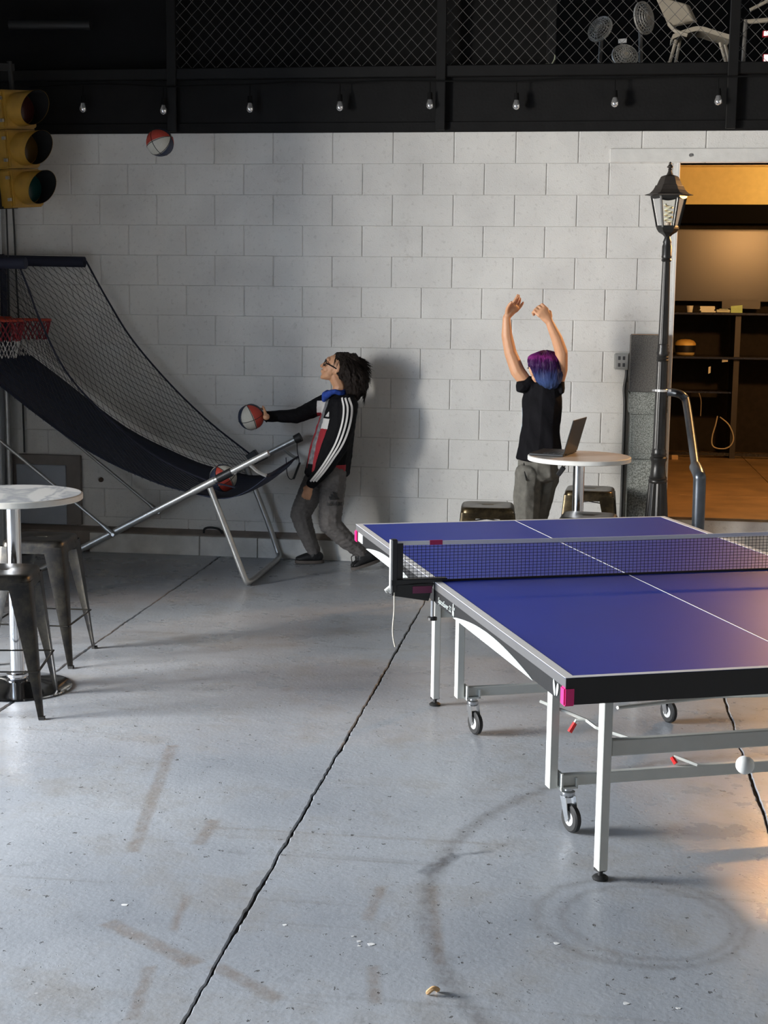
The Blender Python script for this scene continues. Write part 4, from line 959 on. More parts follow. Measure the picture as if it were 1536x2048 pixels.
# ================================================================== BACK ROOM CONTENTS
tv = thing('television', 'large flat black television on the back room wall', 'television', tuple(aty(1500, 600, 4.2)))
ta_, tb_ = aty(1352, 459, 4.2), aty(1352, 601, 4.2)
MB().box((ta_.x, 4.20, tb_.z-.005), (ta_.x+1.24, 4.26, ta_.z+.005)).build('bezel', M_PLBLK, tv, bevel=.004)
MB().box((ta_.x+.018, 4.194, tb_.z+.016), (ta_.x+1.222, 4.202, ta_.z-.014)).build('screen', mat('tv_screen', (.012, .012, .012), .30, spec=.5, var=.02), tv)
MB().box((ta_.x+.45, 4.18, tb_.z-.07), (ta_.x+.8, 4.30, tb_.z)).build('stand', M_PLBLK, tv)
cs = thing('media_shelf', 'long dark media shelf unit below the television', 'shelf', (1.6, 3.95, .37))
zs = [aty(1345, 624, 3.9).z, aty(1345, 711, 3.9).z]
M_SHELF = mat('gloss_shelf', (.018, .014, .010), .18, var=.1)
for z in zs: MB().box((.72, 3.75, z-.022), (3.0, 4.30, z)).build('shelf_board', M_SHELF, cs, bevel=.003)
xu = aty(1470, 760, 3.85).x
for x in (.74, xu, 2.4): MB().box((x-.025, 3.80, .371), (x+.025, 4.2, zs[0]-.02)).build('upright', mat('shelf_upright', (.022, .018, .014), .5), cs)
z3 = aty(1400, 782, 3.9).z; MB().box((.74, 3.85, z3-.015), (xu, 4.2, z3)).build('lower_board', M_SHELF, cs)
MB().box((.74, 3.83, .39), (3.0, 3.86, .42)).build('foot_rail', M_SHELF, cs)
# glints below the screen, painted as pale colour on invented small things
for i, (px, w_, h_, nm, lb) in enumerate(((1380, .035, .045, 'glint_cup', 'small cup shape painted pale for a glint below the television'), (1415, .065, .04, 'glint_stack', 'stacked white slabs painted for a glint on the media shelf'), (1447, .06, .03, 'glint_box', 'pale flat box painted for a glint on the media shelf'), (1474, .045, .04, 'glint_sheet', 'pale green sheet painted for a glint on the media shelf'))):
    c = aty(px, 604, 3.85); z = zs[0]
    if i == 0: o = MB().lathe([(.024, 0), (.032, .06), (.029, .06), (.021, .006)], (c.x, 3.85, z), 14).build(nm, mat('glint_cream', (.62, .60, .52), .3), None, smooth=True)
    elif i == 1:
        s_ = MB()
        for k in range(4): s_.obox((c.x+R.uniform(-.008, .008), 3.85, z+.008+.014*k), (w_, 0, 0), (0, .06, 0), (0, 0, .0065))
        o = s_.build(nm, mat('glint_white', (.66, .66, .56), .4), None)
    elif i == 2: o = MB().obox((c.x, 3.85, z+.015), (w_, 0, 0), (0, .025, 0), (0, 0, .013)).obox((c.x, 3.83, z+.03), (w_*.7, 0, 0), (0, .015, 0), (0, 0, .004)).build(nm, mat('glint_pale', (.50, .52, .40), .35), None, bevel=.004)
    else: o = MB().prism([(c.x-.05, 3.85, z), (c.x+.05, 3.83, z), (c.x+.05, 3.85, z+.07), (c.x-.05, 3.87, z+.06)], (0, .008, 0)).build(nm, mat('glint_green', (.42, .55, .25), .4), None)
    tag(o, lb, {'glint_cup': 'cup', 'glint_stack': 'paper', 'glint_box': 'remote', 'glint_sheet': 'card'}[nm])
c = aty(1371, 702, 3.9); z = zs[1]
hb = thing('canister', 'round yellow and black drum shaped canister on the lower media shelf', 'canister', (c.x, 3.95, z), local=True)
MB().lathe([(.072, 0), (.085, .01), (.088, .03)], seg=28).build('base_ring', mat('canister_tan', (.36, .26, .10), .5), hb, smooth=True)
MB().lathe([(.088, .03), (.092, .05), (.094, .10)], seg=28).build('band', M_PLBLK, hb, smooth=True)
MB().lathe([(.097, .095), (.095, .115), (.075, .138), (.04, .150), (.002, .153)], seg=28).build('dome_lid', mat('canister_yellow', (.62, .40, .10), .5), hb, smooth=True)
cbs = [('white_cable', [(1435, 832), (1431, 850), (1425, 870), (1424, 888), (1432, 896), (1450, 897), (1462, 890), (1467, 874), (1458, 850), (1440, 834)], .006, (.42, .36, .24), 'looped pale cable hanging under the media shelf'),
       ('thin_cable', [(1398, 786), (1402, 800), (1402, 815), (1401, 832)], .004, (.25, .20, .14), 'short thin cable dangling from the lower shelf board')]
for nm, pts, r, col, lb in cbs: tag(MB().tube(smooth_path([aty(x, y, 3.78) for x, y in pts], 5), r, 6).build(nm, mat(nm, col, .5), None, smooth=True), lb, 'cable')
for (x, y, lb) in ((1450, 720, 'white paper tag hanging from the lower media shelf'), (1419, 740, 'slim white plug hanging beside the shelf upright')):
    c = aty(x, y, 3.78); tag(MB().obox(c, (.026 if x == 1450 else .010, 0, .004), (0, .003, 0), (0, 0, .018 if x == 1450 else .03)).build('paper_tag' if x == 1450 else 'cable_plug', mat('tag_white', (.62, .60, .50), .5), None), lb, 'tag' if x == 1450 else 'plug')
    if True: MB()
tag(MB().obox(V((aty(1350, 895, 3.6).x, 3.6, .390)), (.03, 0, 0), (0, .03, 0), (0, 0, .02)).build('cable_adapter', mat('adapter_tan', (.5, .33, .17), .5), None, bevel=.004), 'tan cable adapter lying on the back room floor', 'adapter')

# ================================================================== PEOPLE
M_SKIN = mat('skin', (.56, .295, .165), .5, var=.05, scale=25); M_SKIN.node_tree.nodes['Principled BSDF'].inputs['Subsurface Weight'].default_value = .08
def fmat(L_, F_, U_=Z1): return Matrix((L_, F_, U_)).transposed()
def bvh_of(me): return BVHTree.FromPolygons([v.co.copy() for v in me.vertices], [tuple(p.vertices) for p in me.polygons])
def onto(bvh, x, z, lift=.003, y0=-1.6):
    h = bvh.ray_cast(V((x, y0, z)), V((0, 1, 0)))
    return (h[0] - V((0, lift, 0))) if h[0] is not None else None
def drape(me, bvh, lift=.002):
    for v in me.vertices:
        q = onto(bvh, v.co.x, v.co.z, lift)
        if q is not None: v.co.y = q.y
    me.update()
def ribbon(bvh, pts, wd, lift=.003):
    ptsd = smooth_path(pts, 8); rows = []
    for i, p in enumerate(ptsd):
        d = (ptsd[min(i+1, len(ptsd)-1)] - ptsd[max(i-1, 0)]); d.y = 0; d.normalize(); n = V((-d.z, 0, d.x))
        row = []
        for s in (-1, 0, 1):
            q = onto(bvh, p.x + n.x*wd*s/2, p.z + n.z*wd*s/2, lift)
            if q is None: row = None; break
            row.append(q)
        if row: rows.append(row)
    mb = MB()
    if len(rows) > 1: mb.loops(rows, False, False, False)
    return mb
def hand_open(wr, palm_dir, across, normal, s=1.0, curl=(.15, .1, .1, .15), spread=(-.28, -.09, .08, .24), thumb_out=.9, thumb_side=1):
    """palm and five separate fingers; palm_dir towards fingertips, across towards the index side"""
    P, A, Nn = [V(q).normalized() for q in (palm_dir, across, normal)]
    wr = V(wr); ch = []
    rot = Matrix((A, P, Nn)).transposed()
    ch.append([(wr, .021*s), (wr + P*.035*s, (.030*s, .024*s, .013*s), rot), (wr + P*.070*s, (.036*s, .016*s, .011*s), rot)])
    offs = (.030, .010, -.010, -.028); lens_ = (.066, .074, .068, .052)
    for o_, ln_, cu, sp_ in zip(offs, lens_, curl, spread[::-1] if thumb_side > 0 else spread[::-1]):
        d = (P + A*sp_).normalized(); p = wr + P*.072*s + A*o_*s; pts = [(p - P*.015*s, .0085*s)]
        ang = 0
        for seg_, r in ((.42, .0082), (.33, .0074), (.25, .0066)):
            ang += cu*3
            dd = d*math.cos(ang) + Nn*math.sin(ang); p = p + dd*ln_*seg_*s; pts.append((p, r*s))
        ch.append(pts)
    b0 = wr + P*.018*s + A*.018*s; td = (P*.75 + A*thumb_out).normalized()
    ch.append([(b0, .013*s), (b0 + td*.030*s + Nn*.004, .0105*s), (b0 + td*.030*s + (td + P*.5).normalized()*.026*s + Nn*.010*s, .009*s), (b0 + td*.030*s + (td + P*.9).normalized()*.046*s + Nn*.016*s, .0075*s)])
    return ch
def hand_curl(wr, palm_dir, across, normal, s=1.0, a=(1.0, 1.3, 1.0)):
    P, A, Nn = [V(q).normalized() for q in (palm_dir, across, normal)]; wr = V(wr); ch = []
    rot = Matrix((A, P, Nn)).transposed()
    ch.append([(wr, .021*s), (wr + P*.035*s, (.030*s, .024*s, .015*s), rot), (wr + P*.068*s, (.035*s, .014*s, .013*s), rot)])
    for o_, ln_ in ((.029, .9), (.010, 1.0), (-.010, .95), (-.027, .8)):
        p = wr + P*.070*s + A*o_*s; pts = [(p - P*.012*s, .0090*s)]; ang = 0
        for k, (seg_, r) in enumerate(((.030, .0088), (.024, .0080), (.018, .0072))):
            ang += a[k]; dd = P*math.cos(ang) + Nn*math.sin(ang); p = p + dd*seg_*ln_*s; pts.append((p, r*s))
        ch.append(pts)
    b0 = wr + P*.020*s + A*.020*s
    ch.append([(b0, .013*s), (b0 + (P*.7+A*.7)*.026*s + Nn*.010*s, .0105*s), (b0 + (P*1.2+A*.35)*.030*s + Nn*.026*s, .0092*s), (b0 + (P*1.3-A*.2)*.032*s + Nn*.034*s, .0078*s)])
    return ch
def head_parts(C, f, u, s, k=1.0):
    """C centre, f face direction, u crown direction, s side direction"""
    def q(a, b_, c_=0): return C + f*a*k + u*b_*k + s*c_*k
    rot = Matrix((f, s, u)).transposed(); E_ = lambda a, b_, c_, r: (q(a, b_, c_), tuple(x*k for x in r), rot)
    ch = [[E_(-.012, .020, 0, (.092, .074, .086))], [E_(.030, -.010, 0, (.055, .062, .075)), E_(.042, -.070, 0, (.034, .040, .030))],
          [E_(.030, -.055, .0, (.046, .052, .040)), E_(.062, -.092, 0, (.014, .018, .013))],
          [E_(.070, .032, 0, (.018, .048, .022))],                                   # brow
          [E_(.082, .008, 0, (.008, .009, .009)), E_(.098, -.026, 0, (.010, .011, .009))], [E_(.090, -.030, .010, (.008, .007, .006)), E_(.090, -.030, -.010, (.008, .007, .006))],   # nose
          [E_(.082, -.050, .012, (.007, .009, .0045)), E_(.085, -.050, -.012, (.007, .009, .0045))], [E_(.080, -.061, .010, (.007, .009, .005)), E_(.080, -.061, -.010, (.007, .009, .005))],  # lips
          [E_(.056, -.028, .036, (.022, .018, .024))], [E_(.056, -.028, -.036, (.022, .018, .024))]]   # cheeks
    for sd in (-1, 1):
        ch.append([E_(-.012, .002, .070*sd, (.014, .006, .020)), E_(-.006, -.022, .069*sd, (.009, .005, .010))])   # ear
        ch.append([E_(.066, .008, .030*sd, (.013, .015, .012))])   # eyeball under the lid
    return ch
def skinned(name, chains, parent, mats, voxel=.005, sm=3, fn=None):
    me = fuse(chains, voxel, sm)
    o = link(name, me, None, mats); bv = bvh_of(me)
    if fn:
        for p in me.polygons: p.material_index = fn(p.center, p.normal)
    me.transform(Matrix.Translation(-OFF[parent])); o.parent = parent; OFF[o] = OFF[parent]
    return o, bv
def strands(name, roots, m, parent, r=.0022, seg=4):
    mb = MB()
    for pts in roots: mb.tube(smooth_path(pts, 3), [r*(1-.75*i/(len(pts)*3-3)) for i in range((len(pts)-1)*3+1)], seg, False)
    o = mb.build(name, m, parent, smooth=True, fix=False); o['kind'] = 'stuff'; return o

# ------------------------------------------------------------------ person in the striped track jacket
A = aty
p1 = thing('person', 'person in striped black and red track jacket reaching out with a ball', 'person', tuple(atz(660, 1128, 0)))
t1 = math.radians(35); F1 = V((-math.cos(t1), -math.sin(t1), 0)); L1 = V((math.sin(t1), -math.cos(t1), 0)); R1 = fmat(L1, F1)
ha = math.radians(24); hf = V((-math.cos(ha), -.16, math.sin(ha))).normalized(); hs = V((0, -1, 0)); hs = (hs - hf*hs.dot(hf)).normalized(); hu = hf.cross(hs); hu = hu if hu.z > 0 else -hu
HC = A(673, 737, -.31)
armF = [A(652, 806, -.18), A(622, 820, -.21), A(594, 832, -.27), A(533, 833, -.36)]
armN = [A(696, 809, -.42), A(693, 850, -.46), A(682, 889, -.475), A(655, 931, -.485), A(624, 966, -.49)]
hipF, kneF, ankF = A(642, 945, -.24), A(601, 1028, -.22), A(628, 1102, -.21)
hipN, kneN, ankN = A(665, 945, -.36), A(660, 1048, -.44), A(722, 1104, -.38)
tor = [(A(674, 803, -.30), (.125, .065, .04), R1), (A(674, 838, -.30), (.145, .095, .07), R1), (A(665, 895, -.30), (.13, .095, .07), R1), (A(656, 945, -.30), (.135, .10, .05), R1)]
body = [tor, [(HC + hf*.0 - hu*.05 + V((.012, 0, 0)), .050), (A(680, 772, -.305), .046), (A(676, 800, -.30), .056)],
        [(armF[0], .045), (armF[2], .036), (armF[3], .024)], [(armN[0], .045), (armN[2], .036), (armN[4], .024)],
        [(hipF, .085), (kneF, .055), (ankF, .036), (ankF + V((-.01, 0, -.03)), .032)], [(hipN, .085), (kneN, .055), (ankN, .034), (ankN + V((.008, 0, -.02)), .030)]]
body += head_parts(HC, hf, hu, hs, 1.0)
bd = (BALLC - armF[3]).normalized()
body += hand_open(BALLC + V((.106, -.03, .004)), V((-.22, .95, .12)), V((-.05, -.1, 1)), V((-.97, -.22, 0)), .92, curl=(.13, .13, .13, .13), thumb_out=1.0)
body += [[(armF[3], .024), (BALLC + V((.110, -.028, .004)), .021)]]
body += hand_curl(armN[4] + V((-.006, -.004, -.012)), V((-.35, -.15, -.9)), V((-.9, .1, .35)), V((-.1, .95, -.2)), .9, a=(.45, .7, .5))
skinned('body', body, p1, [M_SKIN], .0042, 3)
# track jacket, panels in black, red, white; grey shirt in the opening
M_JBLK = mat('jacket_black', (.0045, .0045, .0058), .75, bump=.15, bscale=200, spec=.15); M_JRED = mat('jacket_red', (.30, .012, .022), .7, bump=.15, bscale=200); M_JWHT = mat('jacket_white', (.62, .60, .58), .7); M_SHIRT = mat('shirt_grey', (.17, .17, .18), .8, var=.45, scale=38)
jk = [[(A(677, 803, -.305), (.135, .075, .042), R1), (A(675, 838, -.30), (.162, .112, .07), R1), (A(663, 895, -.30), (.160, .142, .07), R1), (A(654, 947, -.30), (.166, .152, .045), R1)],
      [(A(676, 797, -.30), (.10, .065, .03), R1), (A(678, 790, -.30), (.07, .060, .02), R1)],
      [(armF[0], .068), (armF[1], .060), (armF[2], .049), (armF[3] + (armF[2]-armF[3])*.04, .036)],
      [(armN[0], .070), (armN[1], .060), (armN[2], .056), (armN[3], .050), (armN[4], .039)]]
zpx = lambda y, Y=-.42: A(660, y, Y).z
Z = {y: zpx(y) for y in (800, 806, 812, 826, 830, 834, 838, 858, 925, 930, 940, 945, 966)}
def jfn(c, n):
    d = c - A(667, 880, -.30); u = d.dot(L1); v = d.dot(F1); z = c.z
    def seg(p, a, b_):
        t = max(0, min(1, (p-a).dot(b_-a)/(b_-a).length_squared)); return (p - a - (b_-a)*t).length
    if min(seg(c, armN[i], armN[i+1]) - r_ for i, r_ in ((1, .064), (2, .062), (3, .056))) < 0: return 0
    if c.x < A(634, 820, -.25).x - max(0, (zpx(836)-z))*.5 and z > zpx(856): return 0
    if v > .02 and n.dot(F1) > -.1 and c.y > -.60:
        if u < -.05 and (c.x < armF[1].x + .0): return 0
        if -.040 < u < .024 and Z[930] < z < Z[800] - .0: return 3
        wN = .092 - .05*max(0, min(1, (Z[858]-z)/(Z[945]-Z[858])*-1))
        if .024 <= u < wN:
            if Z[858] < z < Z[838]: return 2
            if Z[945] < z <= Z[858]: return 1
            if Z[834] < z < Z[826]+.006 and abs(u-.062) < .016*(Z[826]+.008-z)/(Z[826]-Z[834]+.008)+.002: return 2
        if -.135 < u <= -.040:
            if Z[830] < z < Z[806]: return 2
            if Z[940] < z <= Z[830]: return 1
    if u > .085 and z < Z[930] and -.03 < v < .07: return 1
    return 0
jo, jb = skinned('track_jacket', jk, p1, [M_JBLK, M_JRED, M_JWHT, M_SHIRT], .0042, 4, jfn)
for dx in (-8.0, 0, 8.0):
    pth = [(689+dx*.9, 796), (695+dx, 815), (694+dx, 840), (688+dx, 865), (678+dx*.95, 890), (663+dx*.8, 915), (646+dx*.75, 940), (628+dx*.7, 962)]
    rb = ribbon(jb, [A(x, y, -.5) for x, y in pth], .0125, .0055)
    if rb.v:
        o = rb.build('sleeve_stripe', M_JWHT, jo, smooth=True)
MB().tube(smooth_path([armF[3] + V((.0, 0, .03)), armF[3] + V((0, .034, 0)), armF[3] + V((0, 0, -.034)), armF[3] + V((0, -.036, 0)), armF[3] + V((.0, 0, .034))], 4), .006, 6).build('cuff', M_JBLK, jo, smooth=True)
# blue neck gaiter
gc = A(670, 786, -.31)
gt = [[(gc + V((.062*math.cos(t), .070*math.sin(t), .012*math.cos(t*1.0+.3) + .010*math.sin(3*t))), .021+.004*math.sin(2*t+1)) for t in [2*pi*k/14 for k in range(15)]], [(gc + V((-.062, -.02, -.012)), .024), (gc + V((-.068, -.03, -.045)), .016)]]
go, _ = skinned('neck_gaiter', gt, p1, [mat('gaiter_blue', (.015, .055, .32), .8, var=.3, scale=40, bump=.4)], .004, 2)
# sweatpants
M_PANT = mat('sweatpants_grey', (.115, .105, .10), .85, var=.12, scale=60, bump=.2, bscale=250)
pt = [[(A(655, 945, -.30), (.135, .115, .06), R1), (A(652, 965, -.30), (.13, .11, .05), R1)],
      [(hipF, .095), (A(616, 995, -.225), .082), (kneF, .072), (A(611, 1062, -.215), .062), (ankF, .046), (ankF + V((-.004, 0, -.022)), .040)],
      [(hipN, .10), (A(663, 1000, -.41), .085), (kneN, .074), (A(690, 1078, -.42), .062), (ankN, .046), (ankN + V((.006, 0, -.018)), .041)]]
po, pb = skinned('sweatpants', pt, p1, [M_PANT], .0045, 3)
wrinkle(po.data, .0045, 26, V((0, 0, 2.2))); wrinkle(jo.data, .004, 16, V((.6, 0, 1.2)))
M_LOGO = mat('logo_black', (.02, .02, .022), .7)
def drape_part(mb_or_me, name, parent, bv, m):
    me = mb_or_me.mesh(name) if isinstance(mb_or_me, MB) else mb_or_me
    drape(me, bv, .006); return link(name, me, parent, [m])
lo = A(665, 1000, -.5); lx = V((1, 0, 0)); e1_ = .0165
for k, hgt in enumerate((.026, .043, .060)):
    b0 = lo + lx*(-.016 + k*.021); up2 = V((-.55, 0, 1)).normalized()
    g_ = MB(); rows = []
    for j in range(5): rows.append([b0 + up2*hgt*j/4, b0 + lx*e1_ + up2*hgt*j/4*.92])
    g_.loops(rows, False, False, False); drape_part(g_, 'logo_bar', po, pb, M_LOGO)
cu = bpy.data.curves.new('w', 'FONT'); cu.body = 'adidas'; cu.size = .042; cu.resolution_u = 2
to = bpy.data.objects.new('w', cu); COL.objects.link(to); dg = bpy.context.evaluated_depsgraph_get(); tm = bpy.data.meshes.new_from_object(to.evaluated_get(dg)); bpy.data.objects.remove(to)
tm.materials.clear(); tm.transform(Matrix(((1, 0, 0, lo.x-.040), (0, 0, 0, lo.y), (0, 1, 0, lo.z-.038), (0, 0, 0, 1)))); drape_part(tm, 'logo_lettering', po, pb, M_LOGO)
# shoes
def shoe(ank, toe, heel, name, tilt_sole=True):
    ank, toe, heel = V(ank), V(toe), V(heel); d = (toe-heel).normalized(); sdv = V((-d.y, d.x, 0)).normalized(); upn = d.cross(sdv); upn = upn if upn.z > 0 else -upn
    rot = Matrix((d, sdv, upn)).transposed(); ln_ = (toe-heel).length
    ch = [[(heel + d*.035 + upn*.045, (.036, .034, .034), rot), (heel + d*ln_*.5 + upn*.042, (.05, .040, .032), rot), (heel + d*(ln_-.04) + upn*.030, (.042, .042, .022), rot)],
          [(ank + V((0, 0, -.005)), .043), (heel + d*.06 + upn*.06, .043)]]
    so, _ = skinned('shoe', ch, p1, [mat('shoe_black', (.010, .010, .011), .6, bump=.2)], .0045, 3)
    pts = []
    for k in range(28):
        t = 2*pi*k/28; x = math.cos(t); y = math.sin(t); wd = .040 + .005*x
        pts.append(heel + d*(ln_/2 + x*(ln_/2+.004)) + sdv*y*wd)
    MB().loops([[p + upn*.0 for p in pts], [p + upn*.020 for p in pts]]).build('sole', mat('sole_grey', (.10, .085, .075), .7), so, smooth=True)
    lc_ = MB()
    for k in range(4):
        c = heel + d*ln_*(.48+.09*k) + upn*(.074-.011*k)
        lc_.tube(smooth_path([c - sdv*.026 - upn*.008, c + upn*.002, c + sdv*.026 - upn*.008], 3), .003, 5)
    lc_.build('laces', mat('lace_dark', (.03, .03, .03), .7), so)
    return so
fz = .004
shoe(ankF + V((0, 0, -.03)), V((atz(586, 1131, 0).x, -.235, fz)), V((atz(645, 1126, 0).x+.01, -.20, fz)), 'f')
s2 = shoe(ankN + V((0, 0, -.03)), V((atz(703, 1142, 0).x, -.42, fz)), V((atz(703, 1142, 0).x + .175, -.33, .055)), 'n')
MB().tube(smooth_path([A(709, 1110, -.45), A(703, 1114, -.46), A(704, 1124, -.46), A(703, 1134, -.45)], 4), .0035, 5).build('loose_lace', mat('lace_dark', (.03, .03, .03), .7), s2)
# hair: shoulder length brown waves swept back
M_HAIR = mat('hair_brown', (.012, .0075, .0055), .65, var=.35, scale=60, bump=.5, bscale=180, spec=.2)
hch = [[(A(684, 713, -.31), (.050, .078, .030)), (A(703, 728, -.31), (.072, .090, .070)), (A(714, 752, -.31), (.078, .092, .075)), (A(716, 778, -.31), (.062, .085, .050))],
       [(A(691, 731, -.375), (.042, .030, .055)), (A(699, 765, -.385), (.046, .030, .06)), (A(706, 786, -.37), (.040, .030, .035))],
       [(A(691, 731, -.245), (.042, .030, .055)), (A(704, 775, -.235), (.045, .030, .06))], [(A(677, 747, -.380), .014), (A(682, 756, -.384), .018), (A(692, 762, -.38), .02)],
       [(A(722, 775, -.31), (.045, .07, .04)), (A(713, 794, -.31), (.025, .05, .018))]]
ho, hb_ = skinned('hair', hch, p1, [M_HAIR], .005, 2)
wrinkle(ho.data, .012, 30, V((.6, 0, .5))); wrinkle(ho.data, .006, 75, V((.6, 0, .5)))
rr = random.Random(3); st_ = []; c1_ = A(703, 742, -.31)
for k in range(1100):
    th = rr.uniform(-2.6, 2.6); yy = rr.uniform(-.95, .95)
    d_ = V((math.sin(th)*(1-.55*yy*yy), yy, math.cos(th))).normalized()
    if d_.x < -.30 and d_.z < .70: continue
    hit = hb_.ray_cast(c1_ + d_*.5, -d_)
    if hit[0] is None: continue
    p = hit[0] - d_*.004; pts = [p]; ph = rr.uniform(0, 6); cur = rr.uniform(.002, .006); out = rr.uniform(-.02, .045)
    for q in range(1, 6):
        t = q/5; fl = (V((.45, 0, -1)) - d_*(V((.45, 0, -1)).dot(d_))*.8).normalized()
        p = p + fl*rr.uniform(.016, .024) + d_*out*t*.12 + V((cur*math.sin(ph+q*1.9), cur*.6*math.cos(ph+q*2.3), 0)); pts.append(p.copy())
    st_.append(pts)
strands('hair_strands', st_, M_HAIR, ho, .0021)
# glasses
gl = MB(); ey = HC + hf*.088 + hu*.006
for sd in (-1, 1):
    c = ey + hs*.031*sd
    gl.tube([c + hs*.025*math.cos(t) + hu*.019*math.sin(t) - hf*.010*abs(math.cos(t))*(1 if math.cos(t)*sd > 0 else 0) for t in [2*pi*k/18 for k in range(19)]], .0036, 5, False)
    gl.tube([c + hs*.026*sd - hf*.010 + hu*.006, HC + hs*.068*sd + hf*.02 + hu*.008, HC + hs*.070*sd - hf*.02 + hu*.004], .0040, 5)
gl.tube([ey - hs*.008 + hu*.004, ey + hs*.008 + hu*.004], .0026, 5)
gl.build('glasses', M_PLBLK, p1, smooth=True)
MB().ball(HC + hf*.062 + hu*.010 + hs*.031, .011).ball(HC + hf*.062 + hu*.010 - hs*.031, .011).build('eyes', mat('eye_white', (.5, .48, .45), .2), p1, smooth=True)

# ------------------------------------------------------------------ child with raised arms and purple hair
Y2 = -.62
p2 = thing('person', 'person in black shirt with purple hair raising both arms by the bar table', 'person', tuple(V((A(1062, 1130, Y2).x, Y2, 0))))
t2 = math.radians(40); F2 = V((-math.cos(t2), math.sin(t2), 0)); L2 = V((-math.sin(t2), -math.cos(t2), 0)); R2 = fmat(L2, F2)
RX = fmat(V((1, 0, 0)), V((0, 1, 0)))
shL, elL, wrL = A(1050, 772, Y2-.02), A(1021, 706, Y2-.03), A(1013, 636, Y2-.05)
shR, elR, wrR = A(1117, 770, Y2+.0), A(1123, 706, Y2-.06), A(1100, 647, Y2-.10)
HC2 = A(1087, 738, Y2-.02); f2 = V((-.50, .86, -.10)).normalized(); s2_ = V((.86, .50, 0)).normalized(); u2 = f2.cross(s2_); u2 = u2 if u2.z > 0 else -u2
hp2 = A(1076, 935, Y2)
hipL2, kneL2, ankL2 = A(1058, 945, Y2-.05), A(1052, 1040, Y2-.05), V((A(1052, 1100, Y2).x, Y2-.04, .075))
hipR2, kneR2, ankR2 = A(1095, 945, Y2+.05), A(1078, 1035, Y2+.05), V((A(1080, 1100, Y2).x, Y2+.06, .075))
b2 = [[(A(1086, 775, Y2), (.105, .075, .045)), (A(1083, 825, Y2), (.115, .085, .06)), (A(1079, 880, Y2), (.095, .078, .06)), (hp2, (.092, .078, .05))],
      [(HC2 - u2*.05, .045), (A(1088, 775, Y2), .05)],
      [(shL + V((.03, 0, -.01)), .042), (A(1035, 742, Y2-.025), .046), (elL, .040), (A(1014, 672, Y2-.04), .036), (wrL, .025)],
      [(shR + V((-.02, 0, -.01)), .050), (A(1122, 740, Y2-.03), .043), (elR, .040), (A(1114, 678, Y2-.08), .036), (wrR, .026)],
      [(hipL2, .066), (kneL2, .050), (ankL2, .036), (ankL2 + V((-.05, .03, -.045)), .028)], [(hipR2, .066), (kneR2, .050), (ankR2, .036), (ankR2 + V((-.05, .03, -.045)), .028)]]
b2 += head_parts(HC2, f2, u2, s2_, .92) + [[(A(1061, 737, Y2-.05), (.012, .010, .020)), (A(1065, 748, Y2-.05), (.014, .012, .014))], [(A(1070, 757, Y2-.04), .024), (A(1078, 772, Y2-.02), .03)]]
b2 += hand_open(wrL + V((.002, 0, .008)), V((.66, .05, .78)), V((-.60, -.70, .42)), V((.72, -.60, -.34)), 1.08, curl=(-.02, -.06, -.08, -.05), spread=(-.16, -.05, .05, .16), thumb_out=.85)
b2 += hand_curl(wrR + V((-.004, 0, .010)), V((-.58, -.10, .80)), V((.72, .35, .60)), V((-.45, .75, -.25)), 1.18, a=(.55, 1.1, 1.0))
skinned('body', b2, p2, [M_SKIN], .0042, 3)
M_TEE = mat('tee_black', (.0055, .0052, .0068), .8, var=.2, bump=.2, bscale=200, spec=.12)
# loose black shirt with short wide sleeves
tee = [[(A(1087, 772, Y2), (.118, .080, .045)), (A(1085, 800, Y2), (.132, .098, .05)), (A(1082, 850, Y2), (.128, .105, .06)), (A(1079, 895, Y2), (.142, .122, .05)), (A(1077, 917, Y2), (.150, .130, .024))],
       [(A(1068, 778, Y2-.01), .060), (A(1057, 766, Y2-.02), .048), (A(1048, 772, Y2-.028), (.052, .064, .046)), (A(1040, 781, Y2-.03), (.026, .060, .013))],
       [(A(1106, 778, Y2), .062), (A(1117, 762, Y2-.01), .042), (A(1123, 776, Y2-.01), (.026, .050, .030)), (A(1124, 785, Y2-.01), (.020, .048, .010))]]
te, tb2 = skinned('tee_shirt', tee, p2, [M_TEE, mat('tee_print', (.40, .52, .62), .7, var=.3)], .0042, 3, lambda c, n: 1 if (n.x < -.55 and n.y > -.25 and A(1040, 885, Y2).z < c.z < A(1040, 815, Y2).z) else 0)
wrinkle(te.data, .010, 6.5, V((.9, 0, .7))); wrinkle(te.data, .003, 17, V((.6, 0, .5)))
M_PANT2 = mat('pants_olive_grey', (.115, .11, .095), .85, var=.2, scale=30, bump=.2, bscale=220)
pn2 = [[(A(1077, 915, Y2), (.130, .110, .04)), (A(1075, 950, Y2), (.136, .118, .05))],
       [(A(1056, 945, Y2-.05), (.088, .09, .06)), (A(1053, 990, Y2-.05), (.088, .088, .06)), (kneL2, (.078, .080, .05)), (ankL2 + V((0, 0, .10)), (.062, .068, .04)), (ankL2 + V((0, 0, .0)), .055)],
       [(A(1095, 945, Y2+.05), (.082, .09, .06)), (A(1086, 990, Y2+.05), (.075, .085, .06)), (kneR2, (.064, .078, .05)), (ankR2 + V((0, 0, .10)), (.06, .066, .04)), (ankR2, .054)]]
po2, pb2 = skinned('pants', pn2, p2, [M_PANT2], .0048, 3)
wrinkle(po2.data, .009, 9, V((.8, 0, 1.3)))
MB().tube(smooth_path([q for q in (onto(pb2, A(x, y, Y2-.15).x, A(x, y, Y2-.15).z, .004) for x, y in ((1047, 928), (1049, 945), (1053, 962))) if q], 4), .0035, 5).build('drawstring', M_PLBLK, po2)
